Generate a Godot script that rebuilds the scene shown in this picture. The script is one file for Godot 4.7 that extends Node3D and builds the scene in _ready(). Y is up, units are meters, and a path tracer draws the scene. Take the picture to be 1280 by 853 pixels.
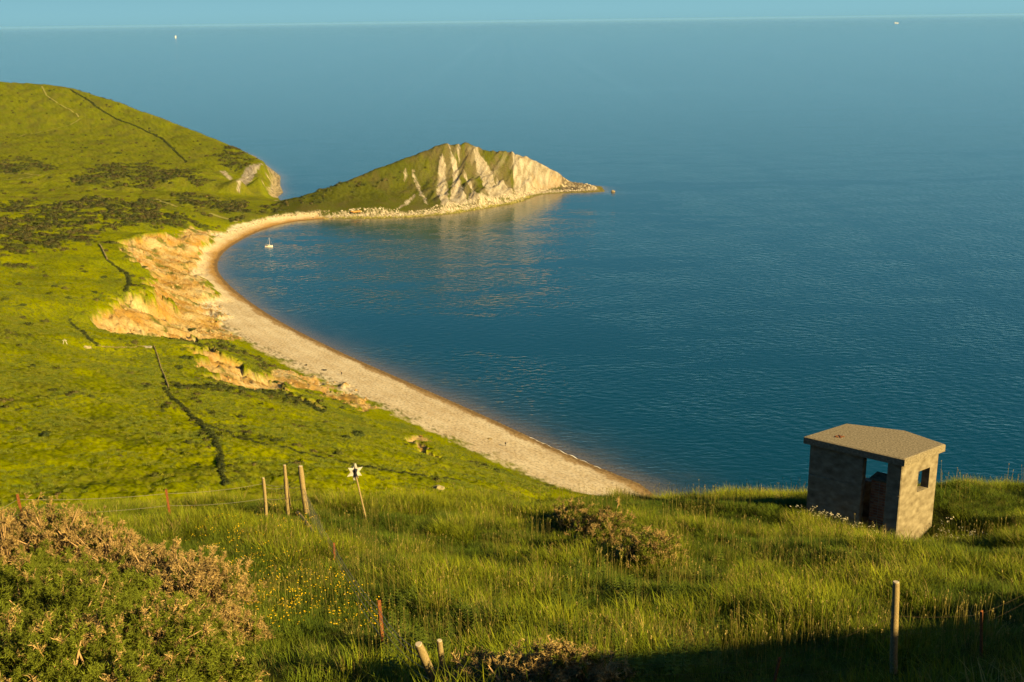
extends Node3D

# ---------------------------------------------------------------- camera numbers
const EYE := Vector3(0, 150, 0)          # eye 150 m above the sea
const FOC := 1400.0                      # focal length in photograph pixels (1280 x 853)
const PITCH := -15.97
const ROLL := -0.76
var cam_basis := Basis.from_euler(Vector3(deg_to_rad(PITCH), 0, deg_to_rad(ROLL)))
var rng := RandomNumberGenerator.new()
var M := {}

# ---------------------------------------------------------------- mesh builder
class MB:
	var v := PackedVector3Array()
	var n := PackedVector3Array()
	var c := PackedColorArray()
	var col := Color(1, 1, 1)

	func tri(a: Vector3, b: Vector3, d: Vector3, hint: Vector3) -> void:
		var nn := (b - a).cross(d - a)
		if nn.length_squared() < 1e-16:
			return
		nn = nn.normalized()
		if nn.dot(hint) < 0.0:
			v.append_array([a, b, d])
			nn = -nn
		else:
			v.append_array([a, d, b])
		n.append_array([nn, nn, nn])
		c.append_array([col, col, col])

	func tri_n(a: Vector3, b: Vector3, d: Vector3, na: Vector3, nb: Vector3, nd: Vector3) -> void:
		if (b - a).cross(d - a).dot(na + nb + nd) < 0.0:
			v.append_array([a, b, d])
			n.append_array([na, nb, nd])
		else:
			v.append_array([a, d, b])
			n.append_array([na, nd, nb])
		c.append_array([col, col, col])

	func quad(a: Vector3, b: Vector3, d: Vector3, e: Vector3, hint: Vector3) -> void:
		tri(a, b, d, hint)
		tri(a, d, e, hint)

	# a box with chamfered edges
	func box(center: Vector3, size: Vector3, bas := Basis(), bev := 0.0) -> void:
		var hs := size * 0.5
		var b := minf(bev, minf(hs.x, minf(hs.y, hs.z)) * 0.6)
		var corner := func(sx: float, sy: float, sz: float, ax: int) -> Vector3:
			var p := Vector3(sx * hs.x, sy * hs.y, sz * hs.z)
			for k in 3:
				if k != ax:
					p[k] -= signf(p[k]) * b
			return center + bas * p
		for ax in 3:
			for s in [-1.0, 1.0]:
				var q := []
				for st in [[-1, -1], [1, -1], [1, 1], [-1, 1]]:
					var sg := [0.0, 0.0, 0.0]
					sg[ax] = s
					sg[(ax + 1) % 3] = float(st[0])
					sg[(ax + 2) % 3] = float(st[1])
					q.append(corner.call(sg[0], sg[1], sg[2], ax))
				var hint := Vector3()
				hint[ax] = s
				quad(q[0], q[1], q[2], q[3], bas * hint)
		if b <= 0.0:
			return
		for ax in 3:
			var a1 := (ax + 1) % 3
			var a2 := (ax + 2) % 3
			for s1 in [-1.0, 1.0]:
				for s2 in [-1.0, 1.0]:
					var q := []
					for e in [[-1.0, a1], [1.0, a1], [1.0, a2], [-1.0, a2]]:
						var sg := [0.0, 0.0, 0.0]
						sg[ax] = e[0]
						sg[a1] = s1
						sg[a2] = s2
						q.append(corner.call(sg[0], sg[1], sg[2], e[1]))
					var hint := Vector3()
					hint[a1] = s1
					hint[a2] = s2
					quad(q[0], q[1], q[2], q[3], bas * hint)
		for sx in [-1.0, 1.0]:
			for sy in [-1.0, 1.0]:
				for sz in [-1.0, 1.0]:
					tri(corner.call(sx, sy, sz, 0), corner.call(sx, sy, sz, 1), corner.call(sx, sy, sz, 2), bas * Vector3(sx, sy, sz))

	# a round bar through points, one radius for each, ends closed
	func tube(pts: Array, radii: Array, sides := 6, jitter := 0.0) -> void:
		var rings := []
		var norms := []
		for i in pts.size():
			var t: Vector3 = (pts[mini(i + 1, pts.size() - 1)] - pts[maxi(i - 1, 0)]).normalized()
			var u := t.cross(Vector3(0.31, 0.2, 0.93)).normalized()
			var w := t.cross(u)
			var r := []
			var rn := []
			for k in sides:
				var a := TAU * k / sides
				var d := u * cos(a) + w * sin(a)
				r.append(pts[i] + d * radii[i] * (1.0 + jitter * sin(a * 3.0 + i * 2.1)))
				rn.append(d)
			rings.append(r)
			norms.append(rn)
		for i in pts.size() - 1:
			for k in sides:
				var k2 := (k + 1) % sides
				tri_n(rings[i][k], rings[i][k2], rings[i + 1][k2], norms[i][k], norms[i][k2], norms[i][k2])
				tri_n(rings[i][k], rings[i + 1][k2], rings[i + 1][k], norms[i][k], norms[i][k2], norms[i][k])
		for e in [0, pts.size() - 1]:
			var out: Vector3 = (pts[0] - pts[1]) if e == 0 else (pts[-1] - pts[-2])
			for k in sides:
				tri(pts[e], rings[e][k], rings[e][(k + 1) % sides], out)

	# a vertical prism over a plan polygon (x, z)
	func prism(plan: Array, y0: float, y1: float) -> void:
		var mid := Vector3()
		for p in plan:
			mid += Vector3(p.x, (y0 + y1) * 0.5, p.y) / plan.size()
		for i in plan.size():
			var p: Vector2 = plan[i]
			var q: Vector2 = plan[(i + 1) % plan.size()]
			var h := Vector3((p.x + q.x) * 0.5, mid.y, (p.y + q.y) * 0.5) - mid
			quad(Vector3(p.x, y0, p.y), Vector3(q.x, y0, q.y), Vector3(q.x, y1, q.y), Vector3(p.x, y1, p.y), h)
			tri(Vector3(mid.x, y1, mid.z), Vector3(p.x, y1, p.y), Vector3(q.x, y1, q.y), Vector3.UP)
			tri(Vector3(mid.x, y0, mid.z), Vector3(p.x, y0, p.y), Vector3(q.x, y0, q.y), Vector3.DOWN)

	func mesh(m: Material, colours := false) -> ArrayMesh:
		var a := []
		a.resize(Mesh.ARRAY_MAX)
		a[Mesh.ARRAY_VERTEX] = v
		a[Mesh.ARRAY_NORMAL] = n
		if colours:
			a[Mesh.ARRAY_COLOR] = c
		var am := ArrayMesh.new()
		am.add_surface_from_arrays(Mesh.PRIMITIVE_TRIANGLES, a)
		am.surface_set_material(0, m)
		return am


# ---------------------------------------------------------------- naming helpers
func obj(called: String, mesh: Mesh, parent: Node = self) -> MeshInstance3D:
	var o := MeshInstance3D.new()
	o.name = called if parent != self else numbered(called)
	o.mesh = mesh
	parent.add_child(o, true)
	return o

func numbered(called: String) -> String:
	var base := called.trim_suffix("_001")
	if not has_node(NodePath(base)):
		return base
	var k := 1
	while has_node(NodePath("%s_%03d" % [base, k])):
		k += 1
	return "%s_%03d" % [base, k]

func thing(called: String, at := Vector3.ZERO, turn := 0.0) -> Node3D:
	var o := Node3D.new()
	o.name = numbered(called)
	add_child(o)
	o.position = at
	o.rotation.y = turn
	return o

func tag(o: Node, label: String, category: String, group := "") -> void:
	o.set_meta("label", label)
	o.set_meta("category", category)
	if group:
		o.set_meta("group", group)

func structure(o: Node, label: String, category: String) -> void:
	o.set_meta("kind", "structure")
	tag(o, label, category)

func stuff(o: Node, label := "", category := "") -> void:
	o.set_meta("kind", "stuff")
	if label:
		tag(o, label, category)

func scatter(called: String, mesh: Mesh, places: Array, colours: Array, parent: Node = self) -> MultiMeshInstance3D:
	var mm := MultiMesh.new()
	mm.transform_format = MultiMesh.TRANSFORM_3D
	mm.use_colors = true
	mm.mesh = mesh
	mm.instance_count = places.size()
	for i in places.size():
		mm.set_instance_transform(i, places[i])
		mm.set_instance_color(i, colours[i])
	var o := MultiMeshInstance3D.new()
	o.name = called if parent != self else numbered(called)
	o.multimesh = mm
	parent.add_child(o, true)
	return o

func lin(r: float, g: float, b: float) -> Color:
	return Color(r, g, b).linear_to_srgb()

func mat(called: String, c: Color, rough := 0.9, spec := 0.3) -> StandardMaterial3D:
	var m := StandardMaterial3D.new()
	m.resource_name = called
	m.albedo_color = c
	m.roughness = rough
	m.metallic_specular = spec
	return m

func noise(seed_: int, freq: float, octaves := 3, kind := FastNoiseLite.TYPE_SIMPLEX_SMOOTH, fractal := FastNoiseLite.FRACTAL_FBM) -> FastNoiseLite:
	var n := FastNoiseLite.new()
	n.seed = seed_
	n.frequency = freq
	n.noise_type = kind
	n.fractal_type = fractal
	n.fractal_octaves = octaves
	return n

func noise_tex(seed_: int, freq: float, octaves: int, size := 512, stops := [], normal := 0.0) -> NoiseTexture2D:
	var t := NoiseTexture2D.new()
	t.width = size
	t.height = size
	t.seamless = true
	t.noise = noise(seed_, freq, octaves)
	if stops:
		var g := Gradient.new()
		g.offsets = PackedFloat32Array(range(stops.size()).map(func(i): return stops[i][0]))
		g.colors = PackedColorArray(stops.map(func(s): return s[1]))
		t.color_ramp = g
	if normal > 0.0:
		t.as_normal_map = true
		t.bump_strength = normal
	return t

# ---------------------------------------------------------------- points from the photograph
func ray(px: float, py: float) -> Vector3:
	return (cam_basis * Vector3((px - 640.0) / FOC, (426.5 - py) / FOC, -1.0)).normalized()

func at_h(px: float, py: float, h: float) -> Vector3:
	var r := ray(px, py)
	return EYE + r * ((h - EYE.y) / r.y)

func at_d(px: float, py: float, d: float) -> Vector3:
	var r := ray(px, py)
	return EYE + r * (d / Vector2(r.x, r.z).length())

# ---------------------------------------------------------------- the far land as a height map
const GX0 := -840.0
const GZ0 := -1770.0
const GS := 3.0
const GNX := 400
const GNZ := 584
var hg := PackedFloat32Array()
const SS := 6.0
const SNX := 200
const SNZ := 292
var sg := PackedFloat32Array()
var coast := PackedVector2Array()
const KS := 0.75
const KNX := 1600
const KNZ := 2336
var k_cliff: Image
var k_scrub: Image
var k_chalk: Image
var k_track: Image
var n_big := noise(11, 0.011, 3)
var n_mid := noise(12, 0.06, 3)
var n_fine := noise(13, 0.28, 3)
var n_gully := noise(14, 0.055, 3, FastNoiseLite.TYPE_SIMPLEX_SMOOTH, FastNoiseLite.FRACTAL_RIDGED)
var n_warp := noise(15, 0.09, 2)
var n_patch := noise(16, 0.022, 4)
var n_strata := noise(17, 0.16, 3)

func smooth_line(pts: Array, per := 4) -> Array:
	var out := []
	for i in pts.size() - 1:
		var p0: Vector2 = pts[maxi(i - 1, 0)]
		var p3: Vector2 = pts[mini(i + 2, pts.size() - 1)]
		for k in per:
			out.append((pts[i] as Vector2).cubic_interpolate(pts[i + 1], p0, p3, float(k) / per))
	out.append(pts[-1])
	return out

func build_land() -> void:
	# waterline of the bay, seen in the photograph from the near beach round to the tip of the headland
	var wl := []
	for p in [[800, 605], [740, 581], [690, 559], [640, 536], [590, 513], [540, 491], [490, 469], [440, 447], [390, 423], [350, 402], [310, 376], [285, 355], [273, 340], [272, 328], [280, 315], [300, 301], [330, 287], [370, 277], [420, 274], [470, 273.5], [520, 272], [570, 267], [600, 262], [640, 255.5], [660, 249.5], [675, 244], [700, 241.8], [730, 241], [757, 240]]:
		var q := at_h(p[0], p[1], 0)
		wl.append(Vector2(q.x, q.z))
	wl = smooth_line(wl, 2)
	for p in [Vector2(50, -328), Vector2(74, -275), Vector2(120, -180), Vector2(190, -60), Vector2(230, 80)]:
		wl.push_front(p)
	var back := []
	# the far side of the headland, hidden behind its ridge
	for p in [[752, 1048], [706, 1078], [650, 1072], [588, 1062], [520, 1040], [450, 1022], [395, 1000], [362, 985], [349, 1000]]:
		var q := at_d(p[0], 230, p[1])
		back.append(Vector2(q.x, q.z))
	for p in [[347, 246], [354, 241], [350, 232]]:
		var q := at_h(p[0], p[1], 0)
		back.append(Vector2(q.x, q.z))
	back.append_array([Vector2(-235, -1150), Vector2(-300, -1330), Vector2(-420, -1560), Vector2(-540, -1700), Vector2(-900, -1760), Vector2(-900, 90)])
	coast = PackedVector2Array(wl + back)
	# signed distance to the coast, positive inland
	sg.resize(SNX * SNZ)
	var cn := coast.size()
	for j in SNZ:
		for i in SNX:
			var p := Vector2(GX0 + i * SS, GZ0 + j * SS)
			var best := 1e12
			for k in cn:
				var a := coast[k]
				var e := coast[(k + 1) % cn] - a
				var w := p - a
				var t := clampf(w.dot(e) / e.length_squared(), 0.0, 1.0)
				var d2 := (w - e * t).length_squared()
				if d2 < best:
					best = d2
			sg[j * SNX + i] = sqrt(best) * (1.0 if Geometry2D.is_point_in_polygon(p, coast) else -1.0)
	# known heights: [px, py, height] and, with a fourth number, [px, py, -, distance]
	var pts := PackedVector2Array()
	var hs := PackedFloat32Array()
	for p in coast:
		pts.append(p)
		hs.append(0.0)
	var known := [
		# head of the beach
		[690, 611, 4.5], [655, 598, 4.5], [620, 578, 4.5], [575, 560, 4.5], [545, 545, 4.5], [505, 525, 4.5], [460, 503, 4.5], [425, 488, 4.5], [375, 466, 4.5], [335, 446, 4.5], [300, 428, 4.5], [268, 405, 4.5], [243, 380, 4.5], [232, 345, 4.5], [238, 312, 4.5], [255, 294, 4.5], [285, 284, 4.5], [330, 273, 4.5], [370, 266, 4.5], [420, 262, 5], [470, 262, 6], [520, 262, 7], [570, 256, 7], [610, 250, 7],
		# slopes behind the near beach
		[640, 604, 20], [600, 590, 16], [560, 572, 14], [530, 555, 12], [490, 530, 10], [450, 516, 9], [560, 603, 45], [500, 570, 32], [450, 590, 55], [450, 550, 35], [400, 560, 48], [400, 525, 30], [400, 500, 11], [360, 510, 30], [300, 580, 62], [300, 540, 52], [330, 500, 32], [270, 490, 35],
		[200, 610, 70], [0, 621, 72], [100, 600, 68], [100, 560, 62], [0, 560, 63], [0, 500, 55], [100, 500, 52], [200, 520, 50], [200, 480, 44], [-120, 560, 70], [-120, 450, 62], [-120, 620, 78],
		# third scar: its rim and foot
		[246, 433, 27], [258, 446, 28], [280, 474, 28], [330, 483, 25], [268, 431, 25], [300, 450, 17], [340, 470, 13], [300, 437, 9], [345, 462, 8], [375, 487, 15], [395, 496, 8],
		# second scar: the big orange bowl
		[103, 399, 36], [130, 386, 35], [160, 376, 32], [193, 367, 27], [110, 411, 33], [150, 419, 27], [200, 423, 22], [245, 432, 25], [170, 395, 21], [200, 400, 14], [230, 408, 9], [215, 378, 17], [250, 410, 6], [210, 440, 32], [130, 440, 38],
		# first scar at the far end of the beach
		[152, 303, 24], [165, 322, 25], [180, 345, 26], [195, 358, 26], [183, 293, 23], [215, 288, 20], [235, 285, 17], [250, 290, 8], [195, 310, 15], [205, 335, 15], [218, 355, 13], [222, 325, 9], [228, 300, 9],
		# fields and valley behind
		[130, 420, 40], [60, 430, 46], [0, 450, 50], [0, 400, 47], [60, 380, 41], [130, 360, 34], [0, 340, 39], [100, 330, 31], [140, 320, 27], [0, 300, 33], [60, 290, 26], [130, 290, 22], [200, 275, 16], [255, 282, 9], [100, 262, 22], [0, 262, 26], [180, 255, 16], [260, 262, 11], [300, 265, 9], [340, 258, 6], [352, 250, 4], [320, 245, 7],
		[0, 235, 25], [100, 238, 20], [200, 238, 15], [270, 240, 12], [-120, 300, 45], [-120, 235, 40], [-120, 380, 55],
		# the far hill
		[0, 212, 30], [80, 222, 25], [150, 222, 23], [220, 222, 23], [280, 228, 17], [305, 236, 10], [333, 243, 1.0], [320, 232, 9], [300, 220, 24], [325, 216, 22], [340, 222, 16],
		[0, 160, 0, 1330], [80, 165, 0, 1300], [150, 175, 0, 1250], [220, 190, 0, 1180], [280, 205, 0, 1120], [320, 208, 0, 1095],
		[-120, 140, 0, 1450], [-120, 90, 0, 1640], [0, 102, 0, 1500], [40, 103, 0, 1490], [90, 110, 0, 1450], [150, 129, 0, 1385], [200, 147, 0, 1330], [250, 167, 0, 1265], [300, 187, 0, 1190], [330, 200, 0, 1130], [345, 211, 0, 1100],
		# the tout: its ridge, then the mid slope
		[362, 249, 0, 945], [380, 243, 0, 948], [430, 228, 0, 955], [480, 207, 0, 968], [520, 190, 0, 982], [545, 179, 0, 992], [556, 176.5, 0, 996], [588, 176.5, 0, 1006], [596, 183.5, 0, 1010], [645, 188.5, 0, 1026], [672, 198, 0, 1036], [686, 208, 0, 1041], [697, 214, 0, 1043], [706, 219, 0, 1044], [710, 227, 0, 1043], [727, 228.5, 0, 1041], [742, 231, 0, 1039],
		[420, 248, 0, 934], [480, 238, 0, 945], [530, 228, 0, 958], [560, 225, 0, 965], [590, 222, 0, 975], [620, 220, 0, 990], [650, 218, 0, 1008], [670, 222, 0, 1022], [690, 226, 0, 1032], [650, 240, 0, 998], [675, 236, 0, 1016], [700, 236, 0, 1030]]
	for k in known:
		var q := at_d(k[0], k[1], k[3]) if k.size() > 3 else at_h(k[0], k[1], k[2])
		pts.append(Vector2(q.x, q.z))
		hs.append(q.y)
	# the lower flank of the hill the camera stands on, hidden behind its shoulder, and the far corners
	for k in [[-840, 100, 130], [-840, -60, 125], [-400, -60, 125], [-150, -40, 125], [-150, -60, 117], [-70, -60, 117], [0, -60, 117], [50, -60, 112], [110, -60, 80], [-150, -100, 94], [-60, -100, 94], [0, -100, 92], [60, -100, 80], [-120, -140, 78], [-50, -140, 76], [10, -140, 70], [60, -150, 48], [110, -150, 25], [-30, -190, 62], [20, -200, 42], [60, -230, 22], [-840, -400, 90], [-840, -900, 80], [-840, -1300, 130], [-700, -1650, 60], [360, 100, -5], [360, -1770, -5]]:
		pts.append(Vector2(k[0], k[1]))
		hs.append(k[2])
	var tri := Geometry2D.triangulate_delaunay(pts)
	hg.resize(GNX * GNZ)
	hg.fill(0.0)
	for t in range(0, tri.size(), 3):
		var a := pts[tri[t]]
		var b := pts[tri[t + 1]]
		var c := pts[tri[t + 2]]
		var ha := hs[tri[t]]
		var hb := hs[tri[t + 1]]
		var hc := hs[tri[t + 2]]
		var den := (b.y - c.y) * (a.x - c.x) + (c.x - b.x) * (a.y - c.y)
		if absf(den) < 1e-6:
			continue
		var i0 := maxi(0, int(ceil((minf(a.x, minf(b.x, c.x)) - GX0) / GS)))
		var i1 := mini(GNX - 1, int(floor((maxf(a.x, maxf(b.x, c.x)) - GX0) / GS)))
		var j0 := maxi(0, int(ceil((minf(a.y, minf(b.y, c.y)) - GZ0) / GS)))
		var j1 := mini(GNZ - 1, int(floor((maxf(a.y, maxf(b.y, c.y)) - GZ0) / GS)))
		for j in range(j0, j1 + 1):
			var z := GZ0 + j * GS
			for i in range(i0, i1 + 1):
				var x := GX0 + i * GS
				var u := ((b.y - c.y) * (x - c.x) + (c.x - b.x) * (z - c.y)) / den
				var w := ((c.y - a.y) * (x - c.x) + (a.x - c.x) * (z - c.y)) / den
				if u >= -1e-4 and w >= -1e-4 and u + w <= 1.0001:
					hg[j * GNX + i] = ha * u + hb * w + hc * (1.0 - u - w)
	# round the facets off
	for pass_ in 3:
		var o := hg.duplicate()
		for j in range(1, GNZ - 1):
			for i in range(1, GNX - 1):
				var q := j * GNX + i
				hg[q] = (o[q] * 2.0 + o[q - 1] + o[q + 1] + o[q - GNX] + o[q + GNX]) / 6.0

func inland(x: float, z: float) -> float:
	var u := clampf((x - GX0) / SS, 0.0, SNX - 1.001)
	var w := clampf((z - GZ0) / SS, 0.0, SNZ - 1.001)
	var i := int(u)
	var j := int(w)
	u -= i
	w -= j
	var q := j * SNX + i
	return lerpf(lerpf(sg[q], sg[q + 1], u), lerpf(sg[q + SNX], sg[q + SNX + 1], u), w)

func rough_height(x: float, z: float) -> float:
	var u := clampf((x - GX0) / GS, 0.0, GNX - 1.001)
	var w := clampf((z - GZ0) / GS, 0.0, GNZ - 1.001)
	var i := int(u)
	var j := int(w)
	u -= i
	w -= j
	var q := j * GNX + i
	return lerpf(lerpf(hg[q], hg[q + 1], u), lerpf(hg[q + GNX], hg[q + GNX + 1], u), w)

func land(x: float, z: float) -> float:
	var s := inland(x, z)
	if s < 0.0:
		return maxf(-26.0, 0.085 * s - 0.02 * maxf(-s - 40.0, 0.0))
	var h := rough_height(x, z)
	h = lerpf(0.10 * s, h, smoothstep(3.0, 16.0, s))
	var e := smoothstep(25.0, 60.0, s) if z > -850.0 else smoothstep(8.0, 24.0, s)
	if h > 5.0 and e > 0.0:
		var up := smoothstep(5.0, 12.0, h)
		h += e * up * (n_big.get_noise_2d(x, z) * 1.6 + n_mid.get_noise_2d(x, z) * 0.9 + n_fine.get_noise_2d(x, z) * (0.6 if z > -430.0 else 0.5))
	if z < -860.0 and x > -150.0:
		var below := smoothstep(1.0, 9.0, crest(x, z) - h)
		h += smoothstep(6.0, 20.0, s) * smoothstep(4.0, 12.0, h) * below * smoothstep(-105.0, -35.0, x) * ((n_gully.get_noise_2d(x * 1.0 + z * 0.4, z * 0.2) - 0.3) * 3.0 + (n_gully.get_noise_2d(x * 2.7 + z * 0.9 + 400.0, z * 0.6) - 0.3) * 1.5)
	elif k_cliff != null:
		var k := cliffness(x, z)
		if k > 0.0:
			h += k * ((n_gully.get_noise_2d(x * 0.6 + z * 0.15, z * 1.0 - x * 0.15) - 0.3) * 2.6 + n_strata.get_noise_2d(x * 0.8, z * 0.8) * 0.8)
			h -= 3.0 * smoothstep(0.3, 0.75, k) * smoothstep(7.0, 16.0, h)
	return h

# height of the tout's crest above a place, by its position along the headland
func crest(x: float, _z: float) -> float:
	return lerpf(8.0, 52.0, smoothstep(-170.0, -45.0, x)) - 46.0 * smoothstep(-25.0, 75.0, x)

func peek(im: Image, x: float, z: float) -> float:
	var i := int((x - GX0) / KS)
	var j := int((z - GZ0) / KS)
	if i < 0 or j < 0 or i >= KNX or j >= KNZ:
		return 0.0
	return im.get_pixel(i, j).r

func cliffness(x: float, z: float) -> float:
	return peek(k_cliff, x + n_warp.get_noise_2d(x, z) * 5.0, z + n_warp.get_noise_2d(z + 500.0, x) * 5.0)

func scrubbiness(x: float, z: float) -> float:
	var sx := x + n_patch.get_noise_2d(x * 1.1, z * 1.1) * 26.0 + n_warp.get_noise_2d(x, z) * 5.0
	var sz := z + n_patch.get_noise_2d(z * 1.1 + 900.0, x * 1.1) * 34.0 + n_warp.get_noise_2d(z + 500.0, x) * 5.0
	return peek(k_scrub, sx, sz) * smoothstep(-0.35, 0.05, n_patch.get_noise_2d(x * 2.2 + 300.0, z * 2.2) + n_mid.get_noise_2d(x, z) * 0.25)

func hit(px: float, py: float, near := false) -> Vector3:
	var r := ray(px, py)
	var t := 3.0 if near else 110.0
	for i in 900:
		var p := EYE + r * t
		var g := p.y - (hill(p.x, p.z) if near else land(p.x, p.z))
		if g < 0.02:
			return p
		t += maxf(g * 0.6, 0.02)
		if t > 2400.0:
			break
	return EYE + r * t

func fill_area(im: Image, px_pts: Array, value := 1.0) -> void:
	var poly := PackedVector2Array()
	for p in px_pts:
		var w := hit(p[0], p[1])
		poly.append(Vector2((w.x - GX0) / KS, (w.z - GZ0) / KS))
	var lo := INF
	var hi := -INF
	for p in poly:
		lo = minf(lo, p.y)
		hi = maxf(hi, p.y)
	for j in range(maxi(0, int(lo)), mini(KNZ - 1, int(hi) + 1) + 1):
		var xs := []
		var y := j + 0.5
		for k in poly.size():
			var a := poly[k]
			var b := poly[(k + 1) % poly.size()]
			if (a.y > y) != (b.y > y):
				xs.append(a.x + (y - a.y) / (b.y - a.y) * (b.x - a.x))
		xs.sort()
		for k in range(0, xs.size() - 1, 2):
			im.fill_rect(Rect2i(int(xs[k]), j, maxi(1, int(xs[k + 1]) - int(xs[k])), 1), Color(value, value, value))

func fill_line(im: Image, px_pts: Array, width: float, value := 1.0) -> void:
	for i in px_pts.size() - 1:
		var a := hit(px_pts[i][0], px_pts[i][1])
		var b := hit(px_pts[i + 1][0], px_pts[i + 1][1])
		var steps := int(a.distance_to(b) / 0.6) + 1
		for k in steps + 1:
			var p := a.lerp(b, float(k) / steps)
			var w := maxi(1, int(width / KS))
			im.fill_rect(Rect2i(int((p.x - GX0) / KS) - w / 2, int((p.z - GZ0) / KS) - w / 2, w, w), Color(value, value, value))

func soften(im: Image, by: int) -> void:
	im.resize(KNX / by, KNZ / by, Image.INTERPOLATE_BILINEAR)
	im.resize(KNX, KNZ, Image.INTERPOLATE_CUBIC)

func paint_zones() -> void:
	var cliff := Image.create_empty(KNX, KNZ, false, Image.FORMAT_L8)
	fill_area(cliff, [[103, 400], [130, 388], [160, 377], [193, 367], [205, 372], [222, 380], [250, 386], [272, 402], [290, 414], [302, 426], [272, 424], [255, 423], [232, 426], [200, 421], [160, 418], [125, 408]])
	fill_area(cliff, [[152, 301], [185, 291], [210, 293], [235, 284], [252, 288], [272, 290], [258, 305], [252, 320], [256, 345], [268, 368], [290, 400], [250, 394], [215, 375], [190, 362], [180, 352], [192, 345], [175, 330], [160, 318]])
	fill_area(cliff, [[246, 434], [266, 431], [280, 442], [300, 454], [322, 466], [340, 461], [360, 463], [375, 470], [400, 474], [430, 495], [425, 500], [395, 488], [360, 478], [345, 486], [318, 487], [290, 482], [272, 474], [256, 452]])
	fill_line(cliff, [[335, 470], [352, 487], [378, 498], [395, 506]], 4.0)
	fill_area(cliff, [[508, 541], [520, 545], [545, 565], [540, 571], [522, 562]])
	fill_area(cliff, [[425, 470], [445, 495], [470, 512], [455, 515], [430, 500]])
	soften(cliff, 6)
	var chalk := Image.create_empty(KNX, KNZ, false, Image.FORMAT_L8)
	for s in [
		[[551, 193], [549, 212], [546, 238], [553, 257], [562, 257], [560, 235], [557, 212], [555, 196]],
		[[556.5, 178], [563, 194], [567, 211], [567, 222], [562, 258], [584, 255], [581, 241], [575, 222], [572, 205], [566, 197], [559, 179]],
		[[580, 213], [586, 230], [592, 238], [583, 255], [622, 251], [613, 246], [597, 243], [589, 226], [582, 213]],
		[[590, 178], [593, 194], [597, 210], [608, 235], [612, 247], [624, 247], [620, 232], [616, 216], [605, 199], [596, 187]],
		[[621, 222], [630, 228], [642, 238], [642, 245], [621, 249]],
		[[645, 190], [655, 193], [669, 198], [686, 209], [699, 216], [706, 220], [709, 227], [690, 236], [676, 241], [645, 246], [642, 225]],
		[[517, 212], [521, 225], [530, 245], [536, 256], [533, 256], [524, 238], [516, 218]],
		[[507, 213], [509, 213], [508, 226], [506, 226]]]:
		fill_area(chalk, s)
	fill_line(chalk, [[520, 243], [498, 261]], 2.0)
	fill_line(chalk, [[565, 178], [574, 200]], 2.0)
	fill_area(chalk, [[300, 224], [308, 210], [330, 206], [320, 216], [312, 228], [300, 240], [297, 238]])
	fill_area(chalk, [[338, 203], [345, 208], [349, 222], [354, 240], [346, 246], [336, 243], [342, 226]])
	fill_area(chalk, [[275, 214], [283, 214], [291, 224], [287, 225]])
	fill_area(chalk, [[207, 147], [216, 152], [213, 153]])
	var scrub := Image.create_empty(KNX, KNZ, false, Image.FORMAT_L8)
	for s in [
		[[0, 200], [30, 196], [60, 203], [60, 212], [0, 214]],
		[[95, 222], [110, 210], [150, 205], [200, 205], [250, 215], [255, 232], [200, 230], [150, 232], [110, 230]],
		[[265, 195], [280, 185], [325, 195], [335, 203], [300, 212], [285, 208]],
		[[0, 255], [30, 248], [60, 258], [40, 266], [0, 268]],
		[[60, 262], [90, 252], [150, 250], [205, 252], [200, 262], [150, 266], [110, 270], [70, 272]],
		[[130, 262], [180, 264], [250, 270], [250, 282], [190, 284], [140, 282]],
		[[0, 275], [60, 266], [100, 275], [110, 290], [125, 298], [60, 305], [20, 318], [0, 322]],
		[[0, 290], [90, 292], [60, 312], [0, 335]],
		[[215, 243], [280, 250], [320, 262], [330, 275], [290, 272], [250, 258]],
		[[340, 256], [352, 258], [350, 270], [338, 268]],
		[[0, 418], [30, 420], [70, 425], [60, 434], [30, 440], [0, 442]],
		[[0, 505], [40, 503], [80, 508], [95, 512], [70, 520], [30, 525], [0, 526]],
		[[0, 530], [30, 532], [55, 537], [20, 545], [0, 548]],
		[[140, 300], [165, 303], [158, 312], [140, 310]],
		[[152, 313], [176, 330], [168, 337], [150, 330]],
		[[258, 424], [275, 423], [300, 437], [330, 453], [345, 460], [330, 468], [300, 452], [278, 440]],
		[[225, 482], [270, 480], [310, 485], [350, 487], [380, 494], [400, 512], [385, 516], [350, 500], [300, 492], [225, 490]],
		[[410, 490], [440, 500], [470, 515], [450, 520], [420, 506]],
		[[555, 566], [600, 580], [622, 590], [610, 592], [570, 580]],
		[[210, 345], [225, 360], [235, 372], [228, 374], [208, 360]],
		[[195, 366], [215, 378], [228, 382], [220, 386], [200, 376]],
		[[120, 405], [150, 400], [155, 412], [125, 412]],
		[[380, 244], [430, 229], [470, 212], [490, 206], [470, 222], [420, 240]]]:
		fill_area(scrub, s)
	fill_line(scrub, [[205, 487], [240, 520], [268, 548], [276, 592], [285, 606]], 3.0)
	fill_line(scrub, [[245, 528], [330, 556], [420, 576], [510, 592]], 2.5, 0.7)
	var track := Image.create_empty(KNX, KNZ, false, Image.FORMAT_L8)
	fill_area(scrub, [[640, 196], [641, 230], [655, 236], [648, 215]], 0.0)
	k_chalk = chalk
	k_scrub = scrub
	k_track = track
	k_cliff = cliff

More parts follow.
